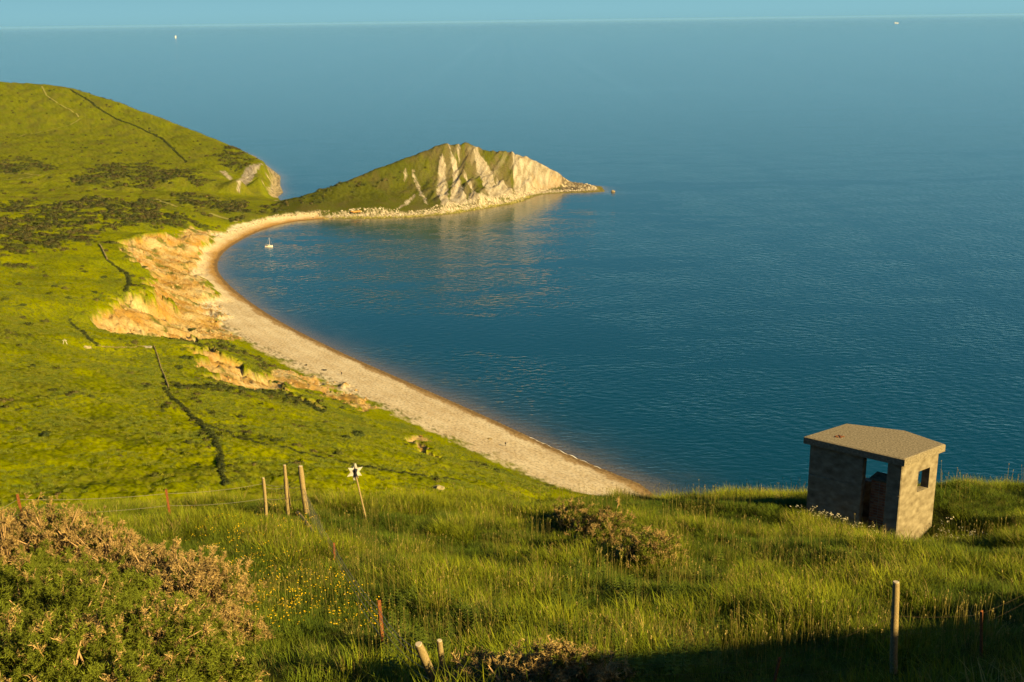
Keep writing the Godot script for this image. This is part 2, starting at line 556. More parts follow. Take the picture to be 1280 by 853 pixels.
func land_colour(x: float, z: float, h: float) -> Color:
	var s := inland(x, z)
	var f1 := n_fine.get_noise_2d(x * 1.7, z * 1.7)
	var f2 := n_mid.get_noise_2d(x * 1.3 + 90.0, z * 1.3)
	var p := n_patch.get_noise_2d(x, z)
	var xb := x + f2 * 22.0 + f1 * 10.0
	if s < 0.0:
		return Color(0.20, 0.17, 0.10).lerp(Color(0.10, 0.10, 0.065), clampf(0.5 + f2 + p, 0, 1) * smoothstep(-4.0, -14.0, s))
	var wx := x + n_warp.get_noise_2d(x, z) * 5.0
	var wz := z + n_warp.get_noise_2d(z + 500.0, x) * 5.0
	# grass
	var g := Color(0.168, 0.184, 0.003).lerp(Color(0.105, 0.128, 0.004), clampf(0.45 + p * 1.3 + f2 * 0.5, 0, 1))
	g = g.lerp(Color(0.150, 0.135, 0.018), clampf(p * 0.9 - 0.15 + f1 * 0.7, 0, 0.7))
	g = g.lerp(Color(0.045, 0.060, 0.008), clampf(f1 * 1.1 + f2 * 0.7 - 0.22, 0, 0.6))
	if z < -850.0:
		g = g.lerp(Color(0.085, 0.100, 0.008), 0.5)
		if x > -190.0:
			g = g.lerp(Color(0.046, 0.052, 0.010), 0.75)  # darker heath tone on the headland, with its slope's shade painted in
		var rough := clampf(n_patch.get_noise_2d(x * 1.8 + 700.0, z * 1.8) * 2.2 - 0.1, 0, 0.8)
		g = g.lerp(Color(0.070, 0.062, 0.022), rough * (0.9 if x > -170.0 else 0.6))
		g = g.lerp(Color(0.115, 0.115, 0.012), clampf(n_mid.get_noise_2d(x * 0.7 - 200.0, z * 0.7) * 1.6 - 0.1, 0, 0.6) * (1.0 if x < -190.0 else 0.25))
		if x > -95.0:
			# grey brown clay shows between the grass of the headland's face
			g = g.lerp(Color(0.095, 0.078, 0.045), smoothstep(-95.0, -40.0, x) * clampf(0.45 + n_patch.get_noise_2d(x * 3.0, z * 1.2) * 1.4 + f2 * 0.6, 0, 0.85))
	var sc := scrubbiness(x, z)
	if sc > 0.1:
		g = g.lerp(Color(0.040, 0.048, 0.010), clampf(sc + f1 * 0.8, 0, 1) * 0.7)
	var col := g
	# sandy scars
	var k := peek(k_cliff, wx, wz)
	if k > 0.05:
		var a := clampf(0.5 + n_strata.get_noise_2d(x * 0.35, z * 0.35) * 1.0 + n_strata.get_noise_2d(x * 1.8 + 70.0, z * 1.8) * 0.4 + p * 0.6, 0, 1)
		var sand := Color(0.28, 0.168, 0.042).lerp(Color(0.37, 0.295, 0.15), a)
		sand = sand.lerp(Color(0.25, 0.125, 0.03), clampf(f2 * 1.5 + f1 * 0.6 - 0.2, 0, 0.7))
		sand = sand.lerp(Color(0.09, 0.095, 0.02), clampf(n_mid.get_noise_2d(x * 1.2 + 300.0, z * 1.2) * 3.4 + f1 * 0.6 - 0.75, 0, 0.95))
		col = col.lerp(sand, smoothstep(0.35, 0.65, k + f1 * 0.25))
	# chalk and clay of the tout and the far point
	if z < -850.0:
		var ck := maxf(peek(k_chalk, x + f2 * 2.5, z + f1 * 2.5), peek(k_chalk, x - f1 * 2.0, z - f2 * 3.0) * 0.45)
		if x > -150.0 and h > 6.0:
			ck = maxf(ck, smoothstep(0.25, 0.4, n_strata.get_noise_2d(x * 0.9 + z * 0.3, z * 0.12) + 0.2 * f1) * smoothstep(-80.0, -20.0, x) * 0.3)
		if ck > 0.0:
			var a := clampf(0.5 + n_strata.get_noise_2d(x * 2.6 + z * 0.9, z * 0.5) * 1.6, 0, 1)
			var chalk := Color(0.295, 0.27, 0.22).lerp(Color(0.165, 0.138, 0.10), a)
			chalk = chalk.lerp(Color(0.29, 0.19, 0.09), clampf(p * 1.5, 0, 0.4) if x > 20.0 else 0.0)
			col = col.lerp(chalk, ck)
		# broken rock and boulders at the foot
		var foot := 1.0 - smoothstep(8.0, 13.0, s + f1 * 5.0 + f2 * 5.0)
		if xb > -150.0 and x < 60.0 and foot > 0.0 and h < 14.0:
			col = col.lerp(Color(0.40, 0.355, 0.27).lerp(Color(0.18, 0.145, 0.09), clampf(0.5 + f1 * 1.5, 0, 1)), foot)
		if x > 48.0:
			col = Color(0.11, 0.09, 0.06).lerp(Color(0.40, 0.34, 0.22), smoothstep(0.1, 0.3, f1 + f2 * 0.5))
		if xb > -145.0 and s < 5.0 + f1 * 4.0:
			col = Color(0.11, 0.105, 0.018).lerp(Color(0.20, 0.18, 0.08), clampf(0.4 + f1 * 2.0, 0, 1))
		if x < -190.0 and z < -1000.0 and s < 10.0 + f2 * 8.0:
			col = Color(0.36, 0.30, 0.19).lerp(Color(0.12, 0.10, 0.06), clampf(0.5 + f1 * 2.0, 0, 1))
	# the beach
	if (z > -860.0 or xb < -150.0) and z > -960.0 and s < 60.0 and h < 7.5:
		var edge := clampf((h - 3.9 + f2 * 1.1 + f1 * 0.6) / 0.9, 0, 1)
		var st := s + n_patch.get_noise_2d(x * 2.0, z * 2.0) * 3.0
		var shingle := Color(0.37, 0.305, 0.205).lerp(Color(0.46, 0.40, 0.29), clampf(0.5 + n_mid.get_noise_2d(x * 0.7, z * 0.7) * 0.9 + p * 0.5, 0, 1))
		var band := sin(st * 0.75) * 0.5 + 0.5
		shingle = shingle.lerp(Color(0.33, 0.25, 0.14), band * 0.35)
		shingle = shingle.lerp(Color(0.48, 0.43, 0.33), clampf(-f1 * 1.2, 0, 0.5))
		var wrack := smoothstep(0.80, 0.95, sin(st * 0.21 + 1.4)) * clampf(0.1 + f1 * 2.6 + f2, 0, 1)
		shingle = shingle.lerp(Color(0.10, 0.085, 0.06), wrack * 0.75)
		if z < -770.0:
			shingle = shingle.lerp(Color(0.50, 0.46, 0.38), smoothstep(13.0, 17.0, st) * clampf(0.75 + f1 * 1.5, 0, 1))
		var wet := 1.0 - smoothstep(3.2, 5.2 + 6.0 * smoothstep(-560.0, -700.0, z), st + f1 * 2.0)
		shingle = shingle.lerp(Color(0.25, 0.175, 0.09).lerp(Color(0.29, 0.175, 0.06), smoothstep(-560.0, -700.0, z)), wet)
		shingle = shingle.lerp(Color(0.15, 0.10, 0.05), 1.0 - smoothstep(1.6, 3.4, s + f2 * 1.5))
		col = shingle.lerp(col, edge)
	return col

# ---------------------------------------------------------------- the hillside under the camera
var n_h1 := noise(31, 0.10, 2)
var n_h2 := noise(32, 0.42, 2)
var n_h3 := noise(33, 0.14, 2, FastNoiseLite.TYPE_SIMPLEX_SMOOTH, FastNoiseLite.FRACTAL_RIDGED)
var pit := Geometry2D.offset_polygon(PackedVector2Array([Vector2(9.8, -26.1), Vector2(7.7, -27.8), Vector2(9.1, -28.75), Vector2(10.5, -28.15), Vector2(11.2, -27.1)]), -0.28)[0]
const PROFILE := [[-60, 3.0], [-20, 0.6], [-5, -1.0], [0, -1.75], [5, -4.3], [10, -6.8], [13, -8.1], [20, -10.9], [28, -13.2], [31, -14.25], [34, -15.65], [39, -19.0], [45, -22.2], [60, -32.5], [80, -47], [140, -80]]

func hill(x: float, z: float) -> float:
	var f := -z
	var y := 0.0
	for i in PROFILE.size() - 1:
		var b: Array = PROFILE[i + 1]
		if f <= b[0] or i == PROFILE.size() - 2:
			var a: Array = PROFILE[i]
			var t: float = clampf((f - a[0]) / (b[0] - a[0]), 0.0, 1.0)
			var sa: float = (b[1] - PROFILE[maxi(i - 1, 0)][1]) / (b[0] - PROFILE[maxi(i - 1, 0)][0])
			var sb: float = (PROFILE[mini(i + 2, PROFILE.size() - 1)][1] - a[1]) / (PROFILE[mini(i + 2, PROFILE.size() - 1)][0] - a[0])
			var w: float = b[0] - a[0]
			var t2 := t * t
			var t3 := t2 * t
			y = a[1] * (2 * t3 - 3 * t2 + 1) + b[1] * (3 * t2 - 2 * t3) + w * (sa * (t3 - 2 * t2 + t) + sb * (t3 - t2))
			break
	# the old rampart rises to the right of the camera
	var bank := smoothstep(3.0, 11.0, x - 0.12 * f) * (1.7 + 0.125 * maxf(x - 8.0, 0.0))
	y += bank * exp(-pow((f - 2.5) / 5.2, 2.0))
	# a knoll behind the lookout, and a swell behind the fence on the left
	y += 0.45 * exp(-pow((x - 14.5) / 3.0, 2.0) - pow((f - 32.0) / 4.0, 2.0))
	y += 0.85 * exp(-pow((x + 8.5) / 5.5, 2.0) - pow((f - 22.0) / 5.0, 2.0))
	# the mound the lookout is dug into
	y += 0.3 * exp(-pow((x - 7.6) / 2.0, 2.0) - pow((f - 29.0) / 1.8, 2.0)) + 0.9 * exp(-pow((x - 12.0) / 2.0, 2.0) - pow((f - 29.2) / 1.5, 2.0))
	y -= 0.5 * exp(-pow((x - 9.7) / 1.8, 2.0) - pow((f - 25.6) / 1.3, 2.0))
	y += n_h1.get_noise_2d(x, z) * 0.34 + n_h2.get_noise_2d(x, z) * 0.12 + (n_h3.get_noise_2d(x + f * 0.8, z * 0.35) - 0.2) * 0.28 * smoothstep(12.0, 16.0, f)
	if absf(x - 9.6) < 2.0 and absf(f - 27.4) < 2.0 and Geometry2D.is_point_in_polygon(Vector2(x, z), pit):
		y = minf(y, -13.45)
	return EYE.y + y


# ================================================================ scene
func _ready() -> void:
	rng.seed = 20240611
	view_and_light()
	make_materials()
	build_land()
	paint_zones()
	print("land ", Time.get_ticks_msec())
	make_terrain()
	make_hillside()
	make_sea()
	print("ground ", Time.get_ticks_msec())
	make_lookout()
	make_fences()
	make_star_marker()
	make_boats()
	make_gorse()
	make_scrub()
	make_grass()
	make_beach_things()
	print("done ", Time.get_ticks_msec())

func view_and_light() -> void:
	var cam := Camera3D.new()
	cam.name = "camera"
	cam.transform = Transform3D(cam_basis, EYE)
	cam.fov = rad_to_deg(2.0 * atan(426.5 / FOC))
	cam.near = 0.1
	cam.far = 400000.0
	add_child(cam)
	cam.current = true
	var sky_m := ProceduralSkyMaterial.new()
	sky_m.sky_top_color = Color(0.05, 0.29, 0.47)
	sky_m.sky_horizon_color = Color(0.41, 0.575, 0.61)
	sky_m.sky_curve = 0.125
	sky_m.ground_bottom_color = Color(0.05, 0.14, 0.18)
	sky_m.ground_horizon_color = Color(0.41, 0.575, 0.61)
	sky_m.sun_angle_max = 55.0
	sky_m.sun_curve = 0.35
	var sky := Sky.new()
	sky.sky_material = sky_m
	var env := Environment.new()
	env.background_mode = Environment.BG_SKY
	env.sky = sky
	env.background_energy_multiplier = 0.56
	env.tonemap_mode = Environment.TONE_MAPPER_LINEAR
	env.tonemap_exposure = 3.3
	env.sdfgi_enabled = true
	env.ssao_enabled = true
	env.ssil_enabled = true
	env.fog_enabled = true
	env.fog_density = 0.000011
	env.fog_light_color = Color(0.50, 0.74, 1.0)
	env.volumetric_fog_enabled = true
	env.volumetric_fog_density = 0.0
	var we := WorldEnvironment.new()
	we.name = "world_environment"
	we.environment = env
	add_child(we)
	var sun := DirectionalLight3D.new()
	sun.name = "sun"
	sun.light_energy = 1.6
	sun.light_color = Color(1.0, 0.87, 0.58)
	sun.light_angular_distance = 0.5
	sun.shadow_enabled = true
	var el := deg_to_rad(24.5)
	var to_sun := Vector3(0.785 * cos(el), sin(el), 0.62 * cos(el))
	sun.transform = Transform3D(Basis.looking_at(-to_sun), Vector3(0, 300, 0))
	add_child(sun)

func make_materials() -> void:
	var m := mat("turf and earth", Color.WHITE, 1.0, 0.0)
	m.vertex_color_use_as_albedo = true
	m.albedo_texture = noise_tex(41, 0.03, 4, 512, [[0.0, Color(0.62, 0.62, 0.62)], [0.5, Color(0.92, 0.92, 0.92)], [1.0, Color(1, 1, 1)]])
	m.uv1_triplanar = true
	m.uv1_world_triplanar = true
	m.uv1_scale = Vector3.ONE * 0.045
	M.land = m
	var l := mat("leaf", Color.WHITE, 0.75, 0.25)
	l.vertex_color_use_as_albedo = true
	l.cull_mode = BaseMaterial3D.CULL_DISABLED
	l.backlight_enabled = true
	l.backlight = Color(0.45, 0.45, 0.25)
	M.leaf = l
	var d := mat("dry stalk", Color.WHITE, 0.9, 0.2)
	d.vertex_color_use_as_albedo = true
	d.cull_mode = BaseMaterial3D.CULL_DISABLED
	M.dry = d
	var c := mat("weathered concrete", Color.WHITE, 0.95, 0.2)
	c.albedo_texture = noise_tex(42, 0.008, 8, 1024, [[0.0, lin(0.06, 0.048, 0.03)], [0.35, lin(0.125, 0.105, 0.07)], [0.6, lin(0.165, 0.142, 0.098)], [1.0, lin(0.25, 0.225, 0.165)]])
	c.heightmap_enabled = true
	c.heightmap_texture = noise_tex(43, 0.12, 4, 1024)
	c.heightmap_scale = 0.4
	c.uv1_triplanar = true
	c.uv1_scale = Vector3.ONE * 0.5
	M.concrete = c
	var rf := c.duplicate() as StandardMaterial3D
	rf.resource_name = "lichened concrete"
	rf.albedo_texture = noise_tex(44, 0.028, 7, 1024, [[0.0, lin(0.06, 0.048, 0.03)], [0.35, lin(0.125, 0.105, 0.07)], [0.6, lin(0.165, 0.142, 0.098)], [1.0, lin(0.25, 0.225, 0.165)]])
	M.roof = rf
	M.brick = mat("red brick", lin(0.26, 0.10, 0.05), 0.9, 0.2)
	var w := mat("weathered post", Color.WHITE, 0.9, 0.2)
	w.albedo_texture = noise_tex(45, 0.05, 4, 512, [[0.0, lin(0.07, 0.05, 0.022)], [0.45, lin(0.18, 0.135, 0.06)], [0.7, lin(0.24, 0.19, 0.10)], [1.0, lin(0.40, 0.36, 0.26)]])
	w.uv1_triplanar = true
	w.uv1_scale = Vector3(6.0, 0.9, 6.0)
	M.post = w
	M.cut = mat("cut wood", lin(0.34, 0.29, 0.21), 0.9, 0.2)
	var r := mat("rusty iron", Color.WHITE, 0.85, 0.3)
	r.albedo_texture = noise_tex(46, 0.05, 4, 256, [[0.0, lin(0.05, 0.018, 0.008)], [0.5, lin(0.125, 0.042, 0.013)], [1.0, lin(0.22, 0.09, 0.028)]])
	r.uv1_triplanar = true
	r.uv1_scale = Vector3.ONE * 2.0
	M.rust = r
	M.wire = mat("galvanised wire", lin(0.15, 0.14, 0.11), 0.6, 0.5)
	M.wire.metallic = 0.4
	M.old_wire = mat("rusted wire", lin(0.06, 0.04, 0.025), 0.9, 0.3)
	var sm := mat("dull white metal", Color.WHITE, 0.6, 0.4)
	sm.albedo_texture = noise_tex(47, 0.03, 4, 256, [[0.0, lin(0.16, 0.15, 0.12)], [0.5, lin(0.26, 0.25, 0.23)], [1.0, lin(0.34, 0.33, 0.31)]])
	sm.uv1_triplanar = true
	M.star = sm
	M.white = mat("white paint", lin(0.48, 0.46, 0.41), 0.4, 0.5)
	M.dark = mat("dark cloth", lin(0.03, 0.03, 0.035), 0.9, 0.2)
	M.stile = mat("faded white paint", lin(0.36, 0.34, 0.27), 0.8, 0.3)
	M.skin = mat("skin", lin(0.42, 0.25, 0.17), 0.7, 0.3)
	M.timber = mat("teak", lin(0.25, 0.13, 0.05), 0.7, 0.3)
	M.glass = mat("cabin glass", lin(0.03, 0.04, 0.05), 0.15, 0.5)
	M.steel = mat("mast alloy", lin(0.6, 0.58, 0.52), 0.4, 0.5)
	var st := mat("pale stone", Color.WHITE, 0.95, 0.2)
	st.vertex_color_use_as_albedo = true
	M.stone = st

func make_terrain() -> void:
	# rows at growing distance, columns at equal angles: fine where the land is near
	var rs := [58.0]
	while rs[-1] < 1640.0:
		var r: float = rs[-1]
		rs.append(r + (r * 0.0052 if r < 440.0 else 2.2 if r < 880.0 else 1.7 if r < 1080.0 else 6.0))
	var a0 := deg_to_rad(-28.5)
	var a1 := deg_to_rad(15.0)
	var na := 880
	var nr := rs.size()
	var v := PackedVector3Array()
	v.resize(nr * na)
	for j in nr:
		var r: float = rs[j]
		for i in na:
			var a := a0 + (a1 - a0) * i / (na - 1)
			var x := r * sin(a)
			var z := -r * cos(a)
			v[j * na + i] = Vector3(x, land(x, z), z)
	var nn := PackedVector3Array()
	nn.resize(nr * na)
	var cc := PackedColorArray()
	cc.resize(nr * na)
	for j in nr:
		for i in na:
			var q := j * na + i
			var du := v[j * na + mini(i + 1, na - 1)] - v[j * na + maxi(i - 1, 0)]
			var dv := v[mini(j + 1, nr - 1) * na + i] - v[maxi(j - 1, 0) * na + i]
			var n := du.cross(dv).normalized()
			if n.y < 0.0:
				n = -n
			nn[q] = n
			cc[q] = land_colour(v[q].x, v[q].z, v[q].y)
	var ix := PackedInt32Array()
	for j in nr - 1:
		for i in na - 1:
			var q := j * na + i
			if v[q].y < -25.0 and v[q + na + 1].y < -25.0:
				continue
			ix.append_array([q, q + na, q + 1, q + 1, q + na, q + na + 1])
	var a := []
	a.resize(Mesh.ARRAY_MAX)
	a[Mesh.ARRAY_VERTEX] = v
	a[Mesh.ARRAY_NORMAL] = nn
	a[Mesh.ARRAY_COLOR] = cc
	a[Mesh.ARRAY_INDEX] = ix
	var am := ArrayMesh.new()
	am.add_surface_from_arrays(Mesh.PRIMITIVE_TRIANGLES, a)
	am.surface_set_material(0, M.land)
	var o := obj("terrain", am)
	structure(o, "green coastal land with sandy cliffs, curving beach and chalk headland", "terrain")

func make_hillside() -> void:
	var nx := 300
	var nz := 270
	var st := 0.4
	var x0 := -48.0
	var z0 := 24.0
	var v := PackedVector3Array()
	var nn := PackedVector3Array()
	var cc := PackedColorArray()
	for j in nz:
		for i in nx:
			var x := x0 + i * st
			var z := z0 - j * st
			v.append(Vector3(x, hill(x, z), z))
	for j in nz:
		for i in nx:
			var n := (v[j * nx + mini(i + 1, nx - 1)] - v[j * nx + maxi(i - 1, 0)]).cross(v[mini(j + 1, nz - 1) * nx + i] - v[maxi(j - 1, 0) * nx + i]).normalized()
			nn.append(n if n.y > 0.0 else -n)
			var p := v[j * nx + i]
			var t := clampf(0.5 + n_h2.get_noise_2d(p.x * 3.0, p.z * 3.0), 0, 1)
			cc.append(Color(0.035, 0.045, 0.008).lerp(Color(0.085, 0.075, 0.02), t * 0.6))
	var ix := PackedInt32Array()
	for j in nz - 1:
		for i in nx - 1:
			var q := j * nx + i
			ix.append_array([q, q + nx, q + 1, q + 1, q + nx, q + nx + 1])
	var a := []
	a.resize(Mesh.ARRAY_MAX)
	a[Mesh.ARRAY_VERTEX] = v
	a[Mesh.ARRAY_NORMAL] = nn
	a[Mesh.ARRAY_COLOR] = cc
	a[Mesh.ARRAY_INDEX] = ix
	var am := ArrayMesh.new()
	am.add_surface_from_arrays(Mesh.PRIMITIVE_TRIANGLES, a)
	am.surface_set_material(0, M.land)
	structure(obj("hillside", am), "steep grassy hillside above the bay, carrying the concrete lookout", "hillside")

func make_sea() -> void:
	var w := StandardMaterial3D.new()
	w.resource_name = "sea water"
	w.albedo_color = Color(lin(0.0005, 0.008, 0.012), 0.30)
	w.transparency = BaseMaterial3D.TRANSPARENCY_ALPHA
	w.roughness = 0.06
	w.metallic_specular = 0.5
	w.normal_enabled = true
	# ripples, stronger in some wind lanes than in others
	var hm := noise(51, 0.034, 4).get_seamless_image(2048, 2048)
	var lanes := noise(52, 0.0035, 3).get_seamless_image(2048, 2048)
	hm.convert(Image.FORMAT_L8)
	lanes.convert(Image.FORMAT_L8)
	var hb := hm.get_data()
	var lb := lanes.get_data()
	for k in hb.size():
		hb[k] = 128 + (hb[k] - 128) * (110 + lb[k]) / 240
	hm = Image.create_from_data(2048, 2048, false, Image.FORMAT_L8, hb)
	hm.bump_map_to_normal_map(10.0)
	var t := ImageTexture.create_from_image(hm)
	w.normal_texture = t
	w.normal_scale = 0.18
	w.uv1_triplanar = true
	w.uv1_world_triplanar = true
	w.uv1_scale = Vector3(0.0021, 0.0021, 0.0042)
	M.sea = w
	# two kinds of surface: rippled open water, and calmer water in the lee of the headland and in wind lanes
	var calm := w.duplicate() as StandardMaterial3D
	calm.resource_name = "calm sea water"
	calm.normal_scale = 0.085
	var n_lee := noise(53, 0.02, 3)
	var x0 := -420.0
	var z0 := -2600.0
	var dx := 6.0
	var dz := 4.0
	var cx := 230
	var cz := 590
	var tris := [PackedVector3Array(), PackedVector3Array()]
	var put := func(k: int, xa: float, za: float, xb: float, zb: float) -> void:
		tris[k].append_array([Vector3(xa, 0, za), Vector3(xb, 0, za), Vector3(xb, 0, zb), Vector3(xa, 0, za), Vector3(xb, 0, zb), Vector3(xa, 0, zb)])
	var lee_a := Vector2(-250, -765)
	var lee_n := (Vector2(105, -905) - lee_a).orthogonal().normalized()
	if lee_n.y > 0.0:
		lee_n = -lee_n
	for jz in cz:
		var z := z0 + jz * dz
		var run := -1
		var from := 0
		for ix in cx + 1:
			var k := -2
			if ix < cx:
				var x := x0 + ix * dx
				var fine := n_lee.get_noise_2d(x * 0.9, z * 2.6)
				var lee := lee_n.dot(Vector2(x, z) - lee_a) + 75.0 * n_lee.get_noise_2d(x * 0.25, z * 0.6) + 45.0 * fine
				var is_calm := (lee > 0.0 and z > -1000.0 and x < 130.0 + 40.0 * fine) or n_lee.get_noise_2d(x * 0.06 + 90.0, z * 0.28) + 0.25 * fine > 0.36
				k = 1 if is_calm else 0
			if k != run:
				if run >= 0:
					put.call(run, x0 + from * dx, z, x0 + ix * dx, z + dz)
				run = k
				from = ix
	var x1 := x0 + cx * dx
	var z1 := z0 + cz * dz
	var big := 150000.0
	put.call(0, -big, -big, big, z0)
	put.call(0, -big, z1, big, big)
	put.call(0, -big, z0, x0, z1)
	put.call(0, x1, z0, big, z1)
	var am := ArrayMesh.new()
	for k in 2:
		var nn := PackedVector3Array()
		nn.resize(tris[k].size())
		nn.fill(Vector3.UP)
		var a := []
		a.resize(Mesh.ARRAY_MAX)
		a[Mesh.ARRAY_VERTEX] = tris[k]
		a[Mesh.ARRAY_NORMAL] = nn
		am.add_surface_from_arrays(Mesh.PRIMITIVE_TRIANGLES, a)
		am.surface_set_material(k, w if k == 0 else calm)
	structure(obj("sea", am), "calm blue sea filling the bay and reaching the hazy horizon", "sea")
	var b := MB.new()
	b.quad(Vector3(-150000, -25, -150000), Vector3(150000, -25, -150000), Vector3(150000, -25, 150000), Vector3(-150000, -25, 150000), Vector3.UP)
	structure(obj("seabed", b.mesh(mat("seabed weed", lin(0.02, 0.035, 0.03), 1.0, 0.1))), "dark weedy seabed deep under the bay", "seabed")

	var fv := FogVolume.new()
	fv.name = "water_body"
	fv.size = Vector3(298000, 24.6, 298000)
	fv.position = Vector3(0, -12.45, 0)
	var fm := FogMaterial.new()
	fm.density = 0.22
	fm.albedo = lin(0.002, 0.165, 0.24)
	fv.material = fm
	add_child(fv)
	structure(fv, "murky blue green body of the sea water", "sea water")


# ---------------------------------------------------------------- the concrete lookout
var plan := [Vector2(9.8, -26.1), Vector2(7.7, -27.8), Vector2(9.1, -28.75), Vector2(10.5, -28.15), Vector2(11.2, -27.1)]
var plan_poly := PackedVector2Array(plan)

func inset(by: float) -> Array:
	var got := Geometry2D.offset_polygon(plan_poly, -by, Geometry2D.JOIN_MITER)[0]
	var out := []
	for p in plan:
		var best := got[0]
		for q in got:
			if q.distance_to(p) < best.distance_to(p):
				best = q
		out.append(best)
	return out

# a wall from a to b, its outer face on that line; pieces are [from, to, bottom, top] with from and to as shares of its length
func wall(a: Vector2, b: Vector2, thick: float, pieces: Array, inside: Vector2, bev := 0.0) -> MB:
	var mb := MB.new()
	var along := (b - a).normalized()
	var len_ := a.distance_to(b)
	var nrm := Vector2(-along.y, along.x)
	if nrm.dot(inside - a) < 0.0:
		nrm = -nrm
	for p in pieces:
		var m: Vector2 = a + along * len_ * (p[0] + p[1]) * 0.5 + nrm * thick * 0.5
		var bas := Basis(Vector3(along.x, 0, along.y), Vector3.UP, Vector3(along.x, 0, along.y).cross(Vector3.UP))
		mb.box(Vector3(m.x, (p[2] + p[3]) * 0.5, m.y), Vector3(len_ * (p[1] - p[0]), p[3] - p[2], thick), bas, bev)
	return mb

func make_lookout() -> void:
	var o := thing("concrete_lookout", Vector3(9.7, 136.9, -27.4))
	tag(o, "small roofed concrete lookout shelter with open doorway on the grassy shoulder above the sea", "lookout")
	var off := -o.position
	var put := func(called: String, mb: MB, m: Material, parent: Node) -> MeshInstance3D:
		for k in mb.v.size():
			mb.v[k] += off
		return obj(called, mb.mesh(m), parent)
	var q := inset(0.11)
	var mid := Vector2(9.7, -27.4)
	var top := 139.10
	var low := 136.2
	var t := 0.24
	# front wall, door gap and jamb
	put.call("wall", wall(q[1], q[0], t, [[0.0, 0.595, low, 138.25], [0.0, 0.595, 138.25, top]], mid, 0.014), M.concrete, o)
	put.call("door_jamb", wall(q[1], q[0], t, [[0.85, 1.0, low, 138.25], [0.85, 1.0, 138.25, top - 0.003]], mid, 0.014), M.concrete, o)
	# side wall with a square window
	put.call("wall", wall(q[0], q[4], t - 0.02, [[0.012, 0.47, low, top - 0.006], [0.47, 0.79, low, 138.16], [0.47, 0.79, 138.74, top - 0.006], [0.79, 1.0, low, top - 0.006]], mid), M.concrete, o)
	# low walls towards the sea, with an open slit under the roof
	put.call("wall", wall(q[4], q[3], t - 0.01, [[0.0, 0.25, 137.9, top - 0.009], [0.0, 1.0, low, 137.9]], mid), M.concrete, o)
	put.call("wall", wall(q[3], q[2], t, [[0.0, 0.16, 137.85, top - 0.012], [0.0, 1.0, low, 137.85]], mid), M.concrete, o)
	put.call("wall", wall(q[2], q[1], t - 0.01, [[0.75, 0.93, 137.95, top - 0.015], [0.0, 0.2, 137.95, top - 0.015], [0.0, 0.93, low, 137.95]], mid), M.concrete, o)
	var fl := MB.new()
	fl.prism(inset(0.2), 136.0, 136.80)
	put.call("floor", fl, M.concrete, o)
	# roof slab with a worn upper edge
	var rf := MB.new()
	rf.prism(plan, 139.112, 139.285)
	var in1 := inset(0.03)
	for i in 5:
		var a: Vector2 = plan[i]
		var b: Vector2 = plan[(i + 1) % 5]
		var c: Vector2 = in1[(i + 1) % 5]
		var d: Vector2 = in1[i]
		rf.quad(Vector3(a.x, 139.287, a.y), Vector3(b.x, 139.287, b.y), Vector3(c.x, 139.312, c.y), Vector3(d.x, 139.312, d.y), Vector3.UP)
		rf.tri(Vector3(c.x, 139.312, c.y), Vector3(d.x, 139.312, d.y), Vector3(mid.x, 139.32, mid.y), Vector3.UP)
	put.call("roof", rf, M.roof, o)
	var fr := MB.new()
	for k in 5:
		var a := TAU * k / 5.0
		fr.box(Vector3(8.62 + 0.09 * cos(a), 139.322, -27.72 + 0.05 * sin(a)), Vector3(0.09, 0.02, 0.05), Basis(Vector3.UP, a), 0.005)
	put.call("rusted_roof_bolt", fr, M.rust, o)
	# the brick pier inside, brick by brick
	var pier := thing_part("brick_pier", o)
	var pc := at_d(1104, 598, 28.75)
	var brick := MB.new()
	brick.box(Vector3.ZERO, Vector3(0.215, 0.062, 0.1025), Basis(), 0.004)
	var shared := []
	for k in 3:
		var bm := mat("red brick", lin(0.24 + 0.05 * k, 0.085 + 0.03 * k, 0.04 + 0.015 * k), 0.9, 0.2)
		shared.append(brick.mesh(bm))
	var core := MB.new()
	var turn := Basis(Vector3.UP, -0.68)
	var courses := int((pc.y - 136.8) / 0.075)
	core.box(Vector3(0, courses * 0.0375, 0), Vector3(0.41, courses * 0.075 - 0.004, 0.41), Basis(), 0.0)
	obj("mortar", core.mesh(mat("mortar", lin(0.30, 0.26, 0.2), 1.0, 0.1)), pier)
	for cse in courses:
		for side in 4:
			for k in 2:
				var e := obj("brick", shared[rng.randi() % 3], pier)
				var bas := Basis(Vector3.UP, side * PI / 2.0 + (PI if cse % 2 else 0.0))
				e.transform = Transform3D(bas, bas * Vector3(-0.1125 + 0.225 * k - (0.055 if cse % 2 else -0.055) * 0.0, 0, 0.165) + Vector3(0, 0.0375 + cse * 0.075, 0))
				if k == 1:
					e.transform.origin -= bas * Vector3(0.0, 0, 0.0)
	pier.transform = Transform3D(turn, Vector3(pc.x, 136.8, pc.z) + off)
	var cap := MB.new()
	cap.box(Vector3(0, courses * 0.075 + 0.03, 0), Vector3(0.52, 0.06, 0.52), Basis(), 0.01)
	obj("cap_stone", cap.mesh(M.concrete), pier)

func thing_part(called: String, parent: Node) -> Node3D:
	var o := Node3D.new()
	o.name = called
	parent.add_child(o, true)
	return o

# ---------------------------------------------------------------- fences
func dist_of(p: Vector3) -> float:
	return Vector2(p.x, p.z).length()

